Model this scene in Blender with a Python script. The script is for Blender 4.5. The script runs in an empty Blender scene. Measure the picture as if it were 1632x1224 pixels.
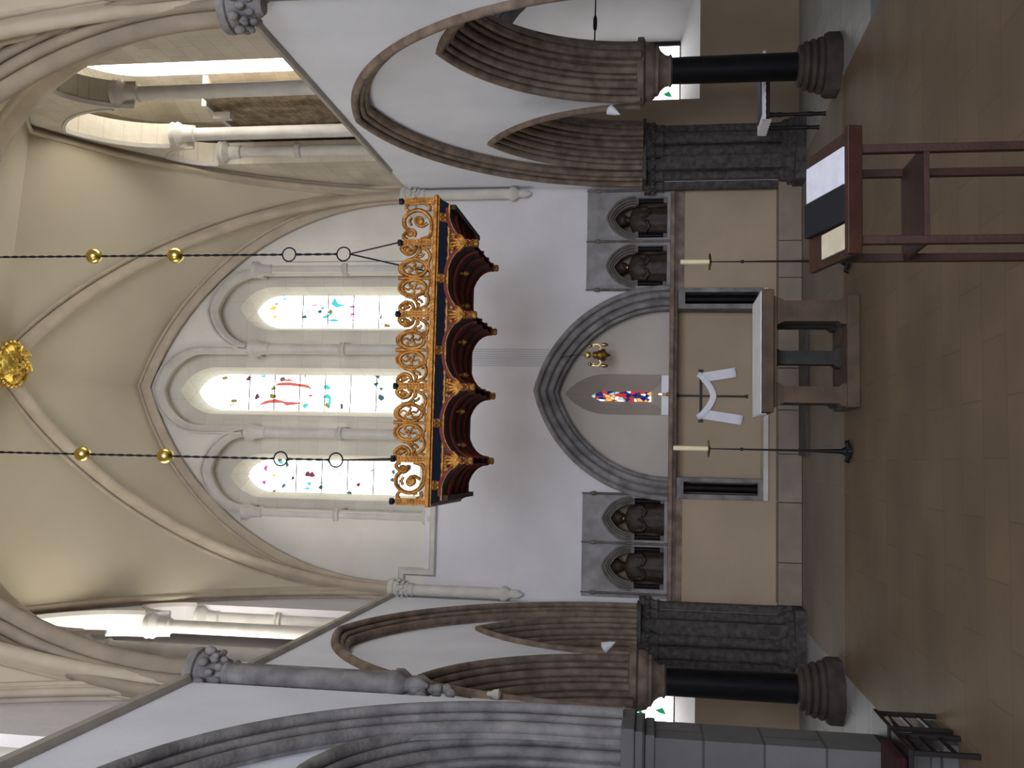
import bpy, bmesh, math, random
from mathutils import Vector, Matrix
from mathutils.geometry import tessellate_polygon
random.seed(7)
PI = math.pi
S = bpy.context.scene
COL = S.collection
# ------------------------------------------------------------------ camera
def make_camera():
    yaw, pit, roll = map(math.radians, (4.6, 8.4, 0.65))
    d = Vector((math.sin(yaw)*math.cos(pit), math.cos(yaw)*math.cos(pit), math.sin(pit)))
    r0 = Vector((math.cos(yaw), -math.sin(yaw), 0)); u0 = r0.cross(d)
    r = r0*math.cos(roll)+u0*math.sin(roll); u = -r0*math.sin(roll)+u0*math.cos(roll)
    cam = bpy.data.cameras.new('camera'); o = bpy.data.objects.new('camera', cam); COL.objects.link(o)
    cam.sensor_fit = 'HORIZONTAL'; cam.sensor_width = 36; cam.lens = 1540/1632*36
    m = Matrix((( -u.x, r.x, -d.x, -1.16), (-u.y, r.y, -d.y, 0.0), (-u.z, r.z, -d.z, 2.0), (0, 0, 0, 1)))
    o.matrix_world = m; S.camera = o
make_camera()
# ------------------------------------------------------------------ world and light
S.view_settings.view_transform = 'Standard'; S.view_settings.look = 'None'
S.view_settings.gamma = 1; S.view_settings.use_curve_mapping = False
S.view_settings.exposure = 0.0
w = bpy.data.worlds.new('sky'); S.world = w; w.use_nodes = True
bg = w.node_tree.nodes['Background']; bg.inputs[0].default_value = (0.72, 0.82, 1.0, 1); bg.inputs[1].default_value = 0.22
def area(name, loc, target, sx, sy, energy, color):
    l = bpy.data.lights.new(name, 'AREA'); l.shape = 'RECTANGLE'; l.size = sx; l.size_y = sy; l.energy = energy; l.color = color
    o = bpy.data.objects.new(name, l); COL.objects.link(o); o.location = loc
    o.rotation_euler = (Vector(target)-Vector(loc)).to_track_quat('-Z', 'Y').to_euler()
    return o
area('west_window_light', (0, -9, 6.0), (0, 9, 4.9), 7.0, 7.0, 2500, (0.80, 0.85, 1.0))
area('north_aisle_daylight', (-7.0, 6.5, 3.2), (-3, 8.5, 1.5), 1.4, 2.2, 10, (0.7, 0.82, 1.0))
area('south_aisle_daylight', (6.9, 6.5, 3.2), (3, 9.0, 1.5), 1.4, 2.2, 10, (0.75, 0.85, 1.0))
area('clerestory_daylight', (-3.6, 5.0, 7.9), (2, 6.5, 9.0), 0.9, 2.0, 32, (1.0, 0.93, 0.74))
# ------------------------------------------------------------------ materials
def nodes(name):
    m = bpy.data.materials.new(name); m.use_nodes = True
    return m, m.node_tree, m.node_tree.nodes['Principled BSDF']
def objco(nt, axis=None):
    tc = nt.nodes.new('ShaderNodeNewGeometry'); out = tc.outputs['Position']
    if axis:
        sp = nt.nodes.new('ShaderNodeSeparateXYZ'); nt.links.new(out, sp.inputs[0])
        cb = nt.nodes.new('ShaderNodeCombineXYZ')
        for i, a in enumerate(axis): nt.links.new(sp.outputs[a], cb.inputs[i])
        out = cb.outputs[0]
    return out
def mat(name, c, rough=0.85, c2=None, scale=3.0, bump=0.0, bscale=30, metal=0.0, brick=None, axis=None, mortar=None, spec=0.3, detail=6, joint=0.006):
    m, nt, b = nodes(name); L = nt.links
    c2 = c2 or tuple(x*0.82 for x in c)
    co = objco(nt)
    n = nt.nodes.new('ShaderNodeTexNoise'); n.inputs['Scale'].default_value = scale; n.inputs['Detail'].default_value = detail
    L.new(co, n.inputs['Vector'])
    r = nt.nodes.new('ShaderNodeValToRGB'); r.color_ramp.elements[0].position = 0.35; r.color_ramp.elements[1].position = 0.68
    r.color_ramp.elements[0].color = (*c2, 1); r.color_ramp.elements[1].color = (*c, 1)
    L.new(n.outputs['Fac'], r.inputs[0]); out = r.outputs[0]
    bf = None
    if brick:
        bk = nt.nodes.new('ShaderNodeTexBrick'); L.new(objco(nt, axis), bk.inputs['Vector'])
        bk.inputs['Scale'].default_value = 1; bk.inputs['Brick Width'].default_value = brick[0]; bk.inputs['Row Height'].default_value = brick[1]
        bk.inputs['Mortar Size'].default_value = joint; bk.inputs['Mortar Smooth'].default_value = 0.2
        bk.inputs['Color1'].default_value = (1, 1, 1, 1); bk.inputs['Color2'].default_value = (*(brick[2] if len(brick) > 2 else (0.86, 0.86, 0.86)), 1)
        mo = mortar or (0.45, 0.45, 0.45); bk.inputs['Mortar'].default_value = (*mo, 1)
        mx = nt.nodes.new('ShaderNodeMix'); mx.data_type = 'RGBA'; mx.blend_type = 'MULTIPLY'; mx.inputs[0].default_value = 1
        L.new(out, mx.inputs[6]); L.new(bk.outputs['Color'], mx.inputs[7]); out = mx.outputs[2]; bf = bk.outputs['Fac']
    L.new(out, b.inputs['Base Color'])
    b.inputs['Roughness'].default_value = rough; b.inputs['Metallic'].default_value = metal
    b.inputs['Specular IOR Level'].default_value = spec
    if bump:
        n2 = nt.nodes.new('ShaderNodeTexNoise'); n2.inputs['Scale'].default_value = bscale; n2.inputs['Detail'].default_value = 4; L.new(co, n2.inputs['Vector'])
        bp = nt.nodes.new('ShaderNodeBump'); bp.inputs['Strength'].default_value = bump; bp.inputs['Distance'].default_value = 0.02
        L.new(n2.outputs['Fac'], bp.inputs['Height']); L.new(bp.outputs[0], b.inputs['Normal'])
    return m
M = {}
M['plaster'] = mat('white_limewash', (0.72, 0.735, 0.78), 0.95, (0.65, 0.665, 0.71), 1.3, 0.15, 9)
M['plaster_rec'] = mat('shaded_recess_limewash', (0.45, 0.40, 0.345), 0.95, (0.40, 0.355, 0.305), 1.6, 0.25, 8)  # darker copy of the wall limewash, recess shade put into the colour
M['plaster_up'] = mat('buff_limewash', (0.64, 0.60, 0.52), 0.95, (0.57, 0.535, 0.46), 1.6, 0.25, 8)
M['plaster_low'] = mat('warm_cream_limewash', (0.37, 0.285, 0.19), 0.95, (0.33, 0.255, 0.17), 1.6, 0.25, 8)
M['plaster_e'] = mat('cream_limewash', (0.60, 0.575, 0.57), 0.95, (0.545, 0.52, 0.515), 1.6, 0.25, 8)
M['vault'] = mat('vault_plaster', (0.52, 0.455, 0.335), 0.95, (0.46, 0.40, 0.295), 0.7, 0.12, 7)
M['ashlar_e'] = mat('cream_ashlar', (0.62, 0.58, 0.48), 0.95, (0.54, 0.50, 0.41), 2.0, 0.25, 10, brick=(0.62, 0.31, (0.93, 0.93, 0.92)), axis=(0, 2, 1), mortar=(0.8, 0.79, 0.77), joint=0.004)
M['arch'] = mat('vault_arch_stone', (0.30, 0.245, 0.175), 0.9, (0.22, 0.18, 0.13), 3.0, 0.2, 25)  # rib stone darkened, the arch's shaded underside is in the colour
M['string'] = mat('string_stone', (0.48, 0.44, 0.375), 0.9, (0.37, 0.335, 0.28), 3.0, 0.2, 25)
M['ribs'] = mat('rib_stone', (0.46, 0.385, 0.285), 0.9, (0.38, 0.315, 0.23), 3.0, 0.2, 25)
M['shaft_pale'] = mat('pale_shaft_stone', (0.55, 0.52, 0.46), 0.85, (0.46, 0.43, 0.38), 4.0, 0.15, 25)
M['brown'] = mat('brown_arch_stone', (0.235, 0.175, 0.13), 0.9, (0.12, 0.088, 0.066), 6.0, 0.4, 30)
M['grey'] = mat('grey_arch_stone', (0.25, 0.235, 0.22), 0.9, (0.13, 0.12, 0.115), 5.0, 0.4, 30)
M['ashlar_r'] = mat('grey_ashlar', (0.125, 0.119, 0.113), 0.92, (0.098, 0.094, 0.09), 2.5, 0.3, 12, brick=(1.1, 0.41, (0.93, 0.93, 0.93)), axis=(1, 2, 0), mortar=(0.5, 0.48, 0.46), joint=0.010)
M['rubble'] = mat('rubble_wall', (0.42, 0.34, 0.24), 0.95, (0.22, 0.17, 0.115), 7.0, 0.9, 18, brick=(0.16, 0.07, (0.7, 0.66, 0.6)), axis=(1, 2, 0), mortar=(0.72, 0.7, 0.66), joint=0.008)
M['passage'] = mat('passage_ashlar', (0.58, 0.52, 0.42), 0.95, (0.47, 0.42, 0.33), 2.0, 0.3, 12, brick=(0.42, 0.2), axis=(1, 2, 0), mortar=(0.80, 0.77, 0.74), joint=0.006)
M['passage_y'] = mat('passage_end_ashlar', (0.58, 0.52, 0.42), 0.95, (0.47, 0.42, 0.33), 2.0, 0.3, 12, brick=(0.42, 0.2), axis=(0, 2, 1), mortar=(0.80, 0.77, 0.74), joint=0.006)
M['black'] = mat('black_marble', (0.004, 0.004, 0.005), 0.5, (0.007, 0.006, 0.006), 8, spec=0.12)
M['floor'] = mat('floor_slabs', (0.175, 0.122, 0.07), 0.65, (0.13, 0.09, 0.053), 1.1, 0.12, 10, brick=(0.72, 0.42, (0.88, 0.87, 0.88)), axis=(0, 1, 2), mortar=(0.72, 0.69, 0.66), joint=0.005, spec=0.25)
M['floor_s'] = mat('sanctuary_slabs', (0.215, 0.178, 0.14), 0.7, (0.18, 0.148, 0.116), 1.1, 0.1, 10, brick=(0.9, 0.6, (0.92, 0.92, 0.92)), axis=(0, 1, 2), mortar=(0.7, 0.68, 0.66), joint=0.004)
M['floor_a'] = mat('aisle_slabs', (0.30, 0.29, 0.28), 0.55, (0.24, 0.235, 0.23), 1.5, 0.1, 10, brick=(0.6, 0.6), axis=(0, 1, 2), joint=0.006)
M['floor_line'] = mat('dark_floor_line', (0.17, 0.135, 0.11), 0.8, (0.14, 0.11, 0.09), 5)
M['step'] = mat('dark_step', (0.10, 0.085, 0.07), 0.8, (0.07, 0.06, 0.05), 5)
M['block'] = mat('bench_block', (0.25, 0.20, 0.15), 0.9, (0.20, 0.16, 0.12), 3, 0.2, 15)
M['altar'] = mat('altar_sandstone', (0.115, 0.078, 0.050), 0.9, (0.075, 0.051, 0.034), 5, 0.4, 20)
M['base'] = mat('dark_base_stone', (0.070, 0.052, 0.042), 0.85, (0.042, 0.032, 0.027), 6, 0.2, 25)
M['respond'] = mat('dark_shaft_stone', (0.085, 0.076, 0.068), 0.85, (0.040, 0.035, 0.032), 14.0, 0.4, 30)
M['niche'] = mat('niche_moulding_stone', (0.16, 0.14, 0.12), 0.9, (0.09, 0.078, 0.066), 6, 0.3, 30)
M['slab'] = mat('niche_slab_stone', (0.27, 0.255, 0.245), 0.9, (0.18, 0.168, 0.16), 5.0, 0.3, 30)
M['altar_g'] = mat('altar_grey_pillar', (0.042, 0.040, 0.034), 0.85, (0.026, 0.025, 0.022), 6, 0.3, 20)
M['linen'] = mat('white_linen', (0.78, 0.76, 0.78), 0.9, (0.70, 0.68, 0.70), 4, 0.15, 40)
M['iron'] = mat('black_iron', (0.004, 0.004, 0.004), 0.5, None, 10)
M['rope'] = mat('dark_rope', (0.012, 0.012, 0.016), 0.8, None, 60)
M['gold'] = mat('gilding', (0.50, 0.23, 0.05), 0.45, (0.26, 0.11, 0.025), 14, 0.6, 45, metal=0.75)
M['gold_b'] = mat('bright_gilding', (0.80, 0.62, 0.20), 0.28, (0.62, 0.46, 0.12), 10, 0.1, 20, metal=1.0)
M['boss'] = mat('boss_gilding', (0.80, 0.56, 0.12), 0.38, (0.45, 0.28, 0.05), 14, 0.5, 30, metal=0.8)
M['navy'] = mat('navy_paint', (0.003, 0.007, 0.017), 0.7, (0.002, 0.005, 0.012), 20)
M['red'] = mat('red_paint', (0.17, 0.012, 0.006), 0.6, (0.10, 0.008, 0.005), 12)
M['umber'] = mat('dark_red_vault_paint', (0.075, 0.028, 0.022), 0.7, (0.028, 0.016, 0.014), 9, 0.4, 25)
M['wood'] = mat('red_brown_oak', (0.040, 0.012, 0.006), 0.5, (0.024, 0.007, 0.004), 9, 0.1, 60)
M['darkwood'] = mat('dark_wood', (0.010, 0.006, 0.005), 0.5, (0.006, 0.004, 0.003), 12)
M['cushion'] = mat('crimson_cushion', (0.028, 0.003, 0.005), 0.9, (0.02, 0.002, 0.004), 12)
M['paper'] = mat('white_paper', (0.72, 0.72, 0.76), 0.8, (0.62, 0.62, 0.68), 14)
M['cream'] = mat('cream_pages', (0.62, 0.55, 0.38), 0.8, (0.54, 0.48, 0.33), 14)
M['leather'] = mat('black_leather', (0.008, 0.009, 0.013), 0.75, None, 20)
M['wax'] = mat('cream_wax', (0.72, 0.62, 0.40), 0.5, (0.66, 0.56, 0.35), 5)
M['statue'] = mat('dark_oak_statue', (0.045, 0.028, 0.018), 0.55, (0.022, 0.014, 0.010), 14, 0.4, 30)
M['brass'] = mat('old_brass', (0.55, 0.34, 0.10), 0.28, (0.22, 0.12, 0.03), 14, metal=1.0)
M['white'] = mat('white_paint', (0.75, 0.75, 0.75), 0.6)
M['lead'] = mat('window_lead', (0.02, 0.02, 0.02), 0.7)
M['wire'] = mat('grey_wire', (0.30, 0.30, 0.32), 0.6)
M['runner'] = mat('dark_blue_runner', (0.02, 0.03, 0.07), 0.8)
def emit(name, col, strength):
    m = bpy.data.materials.new(name); m.use_nodes = True; nt = m.node_tree; nt.nodes.clear()
    e = nt.nodes.new('ShaderNodeEmission'); o = nt.nodes.new('ShaderNodeOutputMaterial'); nt.links.new(e.outputs[0], o.inputs[0])
    e.inputs[0].default_value = (*col, 1); e.inputs[1].default_value = strength
    return m
def glass(name, stops, scale, strength, stretch=(1, 1, 1), lead=0.02):
    """daylit stained glass: voronoi quarries with dark leads"""
    m = emit(name, (1, 1, 1), strength); nt = m.node_tree; L = nt.links
    e = [n for n in nt.nodes if n.type == 'EMISSION'][0]
    g = nt.nodes.new('ShaderNodeNewGeometry'); mp = nt.nodes.new('ShaderNodeMapping'); mp.inputs['Scale'].default_value = stretch
    L.new(g.outputs['Position'], mp.inputs[0])
    v = nt.nodes.new('ShaderNodeTexVoronoi'); v.inputs['Scale'].default_value = scale; L.new(mp.outputs[0], v.inputs['Vector'])
    sp = nt.nodes.new('ShaderNodeSeparateColor'); L.new(v.outputs['Color'], sp.inputs[0])
    r = nt.nodes.new('ShaderNodeValToRGB'); r.color_ramp.interpolation = 'CONSTANT'; L.new(sp.outputs[0], r.inputs[0])
    el = r.color_ramp.elements
    el[0].position = 0; el[0].color = (*stops[0][1], 1); el[1].position = stops[1][0]; el[1].color = (*stops[1][1], 1)
    for p, c in stops[2:]:
        x = el.new(p); x.color = (*c, 1)
    v2 = nt.nodes.new('ShaderNodeTexVoronoi'); v2.feature = 'DISTANCE_TO_EDGE'; v2.inputs['Scale'].default_value = scale; L.new(mp.outputs[0], v2.inputs['Vector'])
    gt = nt.nodes.new('ShaderNodeMath'); gt.operation = 'GREATER_THAN'; gt.inputs[1].default_value = lead; L.new(v2.outputs['Distance'], gt.inputs[0])
    mx = nt.nodes.new('ShaderNodeMix'); mx.data_type = 'RGBA'; L.new(gt.outputs[0], mx.inputs[0])
    mx.inputs[6].default_value = (0.05, 0.05, 0.05, 1); L.new(r.outputs[0], mx.inputs[7]); L.new(mx.outputs[2], e.inputs[0])
    return m
W = (1, 1, 1)
M['glass_e'] = glass('pale_stained_glass', [(0, W), (0.86, (0.8, 1.0, 0.95)), (0.965, (0.02, 0.05, 0.055)), (0.98, (0.07, 0.018, 0.03)), (0.99, (0.10, 0.08, 0.02))], 14, 3.4, (1, 1, 1), 0.02)
M['glass_red'] = emit('red_glass', (0.80, 0.17, 0.13), 1.0)
M['glass_cyan'] = emit('turquoise_glass', (0.10, 0.75, 0.75), 1.0)
M['glass_yellow'] = emit('yellow_glass', (1.0, 0.75, 0.12), 1.0)
M['glass_pink'] = emit('magenta_glass', (0.8, 0.12, 0.5), 1.0)
M['glass_blue'] = emit('blue_glass', (0.07, 0.10, 0.6), 1.0)
M['glass_green'] = emit('green_glass', (0.02, 0.28, 0.12), 1.0)
M['glass_l'] = glass('rich_stained_glass', [(0, (0.008, 0.008, 0.16)), (0.2, (0.5, 0.02, 0.02)), (0.4, (0.9, 0.9, 1.0)), (0.6, (0.75, 0.35, 0.08)), (0.76, (0.35, 0.5, 0.5)), (0.88, (0.02, 0.02, 0.08))], 22, 1.5, (1, 1, 0.6), 0.06)
M['glass_a'] = glass('clear_leaded_glass', [(0, W), (0.9, (0.8, 1.0, 0.95)), (0.97, (0.01, 0.08, 0.04)), (0.99, (0.8, 0.9, 1.0))], 9, 6.0, (1, 1, 1), 0.012)
M['glass_c'] = emit('bright_clear_glass', (1.0, 0.97, 0.92), 9.0)
M['glass_n'] = emit('sunlit_clear_glass', (1.0, 0.97, 0.9), 10.0)
M['flame'] = emit('lamp_flame', (1.0, 0.55, 0.2), 8.0)
# ------------------------------------------------------------------ mesh helpers
class MB:
    def __init__(s): s.v = []; s.f = []; s.sm = []
    def add(s, vs, fs, sm=False):
        b = len(s.v); s.v += [tuple(v) for v in vs]; s.f += [tuple(i+b for i in f) for f in fs]; s.sm += [sm]*len(fs); return s
    def box(s, x0, x1, y0, y1, z0, z1, mp=None):
        p = [(x, y, z) for x in (x0, x1) for y in (y0, y1) for z in (z0, z1)]
        if mp: p = [mp(*q) for q in p]
        return s.add(p, [(0, 1, 3, 2), (4, 6, 7, 5), (0, 4, 5, 1), (2, 3, 7, 6), (0, 2, 6, 4), (1, 5, 7, 3)])
    def hull8(s, p): return s.add(p, [(0, 1, 3, 2), (4, 6, 7, 5), (0, 4, 5, 1), (2, 3, 7, 6), (0, 2, 6, 4), (1, 5, 7, 3)])
    def plate(s, outer, holes, mp, d0, d1):
        loops = [outer]+list(holes); flat = [p for l in loops for p in l]
        tris = tessellate_polygon([[Vector((a, b, 0)) for a, b in l] for l in loops]); n = len(flat)
        vs = [mp(a, b, d0) for a, b in flat]+[mp(a, b, d1) for a, b in flat]
        fs = [tuple(t) for t in tris]+[tuple(i+n for i in reversed(t)) for t in tris]
        k = 0
        for l in loops:
            m_ = len(l)
            for i in range(m_):
                a = k+i; b = k+(i+1) % m_; fs.append((a, b, b+n, a+n))
            k += m_
        return s.add(vs, fs)
    def lathe(s, prof, c=(0, 0, 0), seg=20, rot=None, sx=1, sy=1):
        vs = []; fs = []
        for r, z in prof:
            for k in range(seg):
                a = 2*PI*k/seg; p = Vector((r*math.cos(a)*sx, r*math.sin(a)*sy, z))
                if rot: p = rot @ p
                vs.append((p.x+c[0], p.y+c[1], p.z+c[2]))
        n = len(prof)
        for i in range(n-1):
            for k in range(seg):
                a = i*seg+k; b = i*seg+(k+1) % seg; fs.append((a, b, b+seg, a+seg))
        s.add(vs, fs, True)
        if prof[0][0] > 1e-4: s.add([vs[k] for k in range(seg)], [tuple(range(seg))[::-1]])
        if prof[-1][0] > 1e-4: s.add([vs[(n-1)*seg+k] for k in range(seg)], [tuple(range(seg))])
        return s
    def ell(s, c, r, seg=16, rings=10, rot=None):
        prof = [(max(1e-5, math.sin(PI*i/rings)), -math.cos(PI*i/rings)) for i in range(rings+1)]
        vs = []; fs = []
        for q, z in prof:
            for k in range(seg):
                a = 2*PI*k/seg; p = Vector((q*math.cos(a)*r[0], q*math.sin(a)*r[1], z*r[2]))
                if rot: p = rot @ p
                vs.append((p.x+c[0], p.y+c[1], p.z+c[2]))
        for i in range(rings):
            for k in range(seg):
                a = i*seg+k; b = i*seg+(k+1) % seg; fs.append((a, b, b+seg, a+seg))
        return s.add(vs, fs, True)
    def tube(s, pts, r, seg=8, closed=False, r2=None, flat=None):
        pts = [Vector(p) for p in pts]; n = len(pts); vs = []
        for i, p in enumerate(pts):
            if closed: t = pts[(i+1) % n]-pts[i-1]
            else: t = pts[min(i+1, n-1)]-pts[max(i-1, 0)]
            t.normalize(); up = Vector((0, 1, 0)) if abs(t.y) < 0.95 else Vector((0, 0, 1))
            a = t.cross(up).normalized(); b = t.cross(a)
            rr = r if not r2 else r+(r2-r)*i/(n-1)
            if isinstance(r, (list, tuple)): rr = r[i]
            for k in range(seg):
                an = 2*PI*k/seg; vs.append(p+a*math.cos(an)*rr+b*math.sin(an)*rr*(flat or 1))
        fs = []
        for i in range(n if closed else n-1):
            j = (i+1) % n
            for k in range(seg): fs.append((i*seg+k, i*seg+(k+1) % seg, j*seg+(k+1) % seg, j*seg+k))
        if not closed: fs += [tuple(range(seg))[::-1], tuple((n-1)*seg+k for k in range(seg))]
        return s.add(vs, fs, True)
    def loft(s, loops, closed_loop=True, sm=True, caps=False):
        n = len(loops[0]); vs = [p for l in loops for p in l]; fs = []
        for i in range(len(loops)-1):
            for k in range(n if closed_loop else n-1):
                k2 = (k+1) % n; fs.append((i*n+k, i*n+k2, (i+1)*n+k2, (i+1)*n+k))
        s.add(vs, fs, sm)
        if caps: s.add(list(loops[0]), [tuple(range(n))[::-1]]); s.add(list(loops[-1]), [tuple(range(n))])
        return s
    def sweep(s, path, prof, mp, sm=True):
        """path: 2D points in a plane; prof: closed polygon (offset outward, depth); mp(a,b,d) -> world"""
        n = len(path); P = [Vector(p) for p in path]; loops = []
        for i in range(n):
            def nrm(a, b):
                t = (b-a).normalized(); return Vector((-t.y, t.x))
            if i == 0: nn = nrm(P[0], P[1])
            elif i == n-1: nn = nrm(P[-2], P[-1])
            else:
                a = nrm(P[i-1], P[i]); b = nrm(P[i], P[i+1]); nn = (a+b)
                if nn.length < 1e-6: nn = a
                nn = nn.normalized(); nn = nn/max(0.35, nn.dot(a))
            loops.append([mp(P[i].x+nn.x*o, P[i].y+nn.y*o, d) for o, d in prof])
        m_ = len(prof); vs = [p for l in loops for p in l]; fs = []
        for i in range(n-1):
            for k in range(m_):
                k2 = (k+1) % m_; fs.append((i*m_+k, i*m_+k2, (i+1)*m_+k2, (i+1)*m_+k))
        s.add(vs, fs, sm)
        s.add(loops[0], [tuple(range(m_))[::-1]]); s.add(loops[-1], [tuple(range(m_))])
        return s
    def build(s, name, m, parent=None, bevel=0, kind=None, label=None, auto=40):
        me = bpy.data.meshes.new(name); me.from_pydata(s.v, [], s.f); me.update()
        me.polygons.foreach_set('use_smooth', s.sm)
        bm = bmesh.new(); bm.from_mesh(me); bmesh.ops.remove_doubles(bm, verts=bm.verts, dist=1e-5)
        bmesh.ops.recalc_face_normals(bm, faces=bm.faces)
        for e in bm.edges:
            if len(e.link_faces) == 2 and e.calc_face_angle(0) > math.radians(auto): e.smooth = False
        bm.to_mesh(me); bm.free(); me.materials.append(m)
        o = bpy.data.objects.new(name, me); COL.objects.link(o)
        if parent is not None:
            o.parent = parent; o.matrix_parent_inverse = Matrix.Translation(-Vector(parent.location))
        if bevel:
            b = o.modifiers.new('bevel', 'BEVEL'); b.width = bevel; b.segments = 2; b.limit_method = 'ANGLE'
        if kind: o['kind'] = kind
        if label: o['label'] = label
        return o
def struct(mb, name, m, parent=None, **k): return mb.build(name, m, parent, kind=None if parent else 'structure', **k)
def tag(o, label, cat, group=None):
    o['label'] = label; o['category'] = cat
    if group: o['group'] = group
    return o
def thing(name, loc, label, cat, group=None):
    o = bpy.data.objects.new(name, None); COL.objects.link(o); o.location = loc; o.empty_display_size = 0.1
    return tag(o, label, cat, group)
def copy_tree(o, delta, label=None):
    r = o.copy(); COL.objects.link(r); r.location = Vector(o.location)+Vector(delta)
    if label: r['label'] = label
    def rec(src, dst):
        for ch in [c for c in bpy.data.objects if c.parent == src]:
            c = ch.copy(); COL.objects.link(c); c.parent = dst; c.matrix_parent_inverse = ch.matrix_parent_inverse.copy(); rec(ch, c)
    rec(o, r); return r
def smooth(pts, k=4):
    P_ = [Vector(p) for p in pts]; n = len(P_); out = []
    if n < 3: return pts
    for i in range(n-1):
        a, b, c, d = P_[max(i-1, 0)], P_[i], P_[i+1], P_[min(i+2, n-1)]
        for j in range(k):
            t = j/k; out.append(0.5*((2*b)+(c-a)*t+(2*a-5*b+4*c-d)*t*t+(3*b-a-3*c+d)*t**3))
    return [tuple(p) for p in out]+[tuple(P_[-1])]
def arch(cx, s, z0, h, n=14):
    """two-centred pointed arch from the left foot to the right foot"""
    R = (h*h+s*s)/(2*s) if h >= s else None; out = []
    if R:
        th = math.asin(min(1, h/R))
        for i in range(n+1):
            a = th*i/n; out.append((cx-s+R*(1-math.cos(a)), z0+R*math.sin(a)))
    else:
        for i in range(n+1):
            a = PI/2*i/n; out.append((cx-s*math.cos(a), z0+h*math.sin(a)))
    return out+[(2*cx-x, z) for x, z in reversed(out[:-1])]
def rollprof(rolls, back, extra=()):
    """closed profile: rolls = [(o,d,r)] from the outer face to the soffit, then mirrored corners in back"""
    p = []
    for o, d, r in rolls:
        for k in range(7):
            a = math.radians(335-220*k/6); p.append((o+r*math.cos(a), d+r*math.sin(a)))
    return list(extra)+p+list(back)
CX = -0.145; XR = 2.86; XL = -3.15; EY = 13.9
mE = lambda a, b, d: (a, EY+d, b)
mR = lambda a, b, d: (XR+d, a, b)
mL = lambda a, b, d: (XL-d, a, b)
SZ = 5.70
# ------------------------------------------------------------------ floors
struct(MB().box(-3.3, 3.12, -8, 10.7, -0.3, 0), 'floor', M['floor'])
struct(MB().box(-7.6, -3.3, 9.3, 14.9, -0.3, 0).box(3.12, 7.4, 9.3, 14.9, -0.3, 0), 'floor_aisle', M['floor_a'])
struct(MB().box(-7.6, -3.3, -8, 9.3, -0.4, -0.10).box(3.12, 7.4, -8, 9.3, -0.4, -0.10), 'floor_aisle_lower', M['floor_a'])
struct(MB().box(-3.3, 3.12, 10.7, 14.4, -0.3, 0), 'floor_sanctuary', M['floor_s'])
tag(MB().box(-1.0, 0.98, 13.0, 13.62, 0.0, 0.05).build('altar_step', M['step'], bevel=0.01), 'thin dark stone step on the floor against the long low ledge behind the altar', 'step')
# ------------------------------------------------------------------ side walls: one double bay
ringp = rollprof([(0.015, -0.015, 0.045), (-0.04, 0.045, 0.033), (-0.08, 0.12, 0.045), (-0.13, 0.185, 0.027), (-0.175, 0.25, 0.045), (-0.23, 0.32, 0.027), (-0.28, 0.385, 0.042)],
                 [(-0.31, 0.43), (-0.27, 0.50), (-0.18, 0.52), (-0.14, 0.60), (-0.04, 0.62), (0.0, 0.66), (0.06, 0.66)], [(0.05, -0.01)])
bigp = rollprof([(0.015, -0.03, 0.04), (-0.055, 0.025, 0.03), (-0.10, 0.085, 0.045)], [(-0.13, 0.16), (0.05, 0.16)], [(0.06, -0.005)])
def notch(cx, s, z0, h): return [(cx-s, 0)]+arch(cx, s, z0, h)+[(cx+s, 0)]
YB = 7.75
mL2 = lambda a, b, d: (-3.0-d, a, b)
def sarch(c, s_, h, st, n):
    a_ = arch(c, s_, 2.2+st, h, n)
    return [(c-s_, 2.2)]+a_+[(c+s_, 2.2)] if st else a_
def bay(side, mp, y0, y1, big, subs, stone, far, st=0):
    nm = {'R': 'right', 'L': 'left'}[side]
    zb = 0 if far else 2.15
    bc, bs, bh = big
    o = [(y0, 2.15), (bc-bs, 2.15)]+sarch(bc, bs, bh, st, 24)+[(bc+bs, zb), (y1, zb), (y1, SZ), (y0, SZ)]
    a = MB().plate(o, [], mp, 0, 0.15)
    pts = []
    for c, s_, h in subs: pts += sarch(c, s_, h, st, 18)
    e = subs[-1][0]+subs[-1][1]
    o2 = [(y0, 2.1), (subs[0][0]-subs[0][1], 2.1)]+pts+([(e, 2.18), (e+0.27, 2.18), (e+0.27, 0), (y1, 0)] if far else [(e, 2.1), (y1, 2.1)])+[(y1, SZ), (y0, SZ)]
    a.plate(o2, [], mp, 0.15, 0.8)
    struct(a, 'wall_'+nm, M['plaster'])
    struct(MB().sweep(sarch(bc, bs, bh, st, 24), bigp, mp), 'trim_2', M[stone])
    m = MB()
    for c, s_, h in subs: m.sweep(sarch(c, s_, h, st, 18), [(o_, d_+0.15) for o_, d_ in ringp], mp)
    struct(m, 'trim_3', M[stone])
    m = MB().sweep([(y0+0.02, SZ), (y1-(1.05 if side == 'R' and far else 0.02), SZ)], [(0.035, 0.02), (0.035, -0.04), (0.01, -0.07), (-0.02, -0.055), (-0.035, -0.02), (-0.035, 0.02)], mp)
    struct(m, 'trim_4', M['string'])
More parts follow.
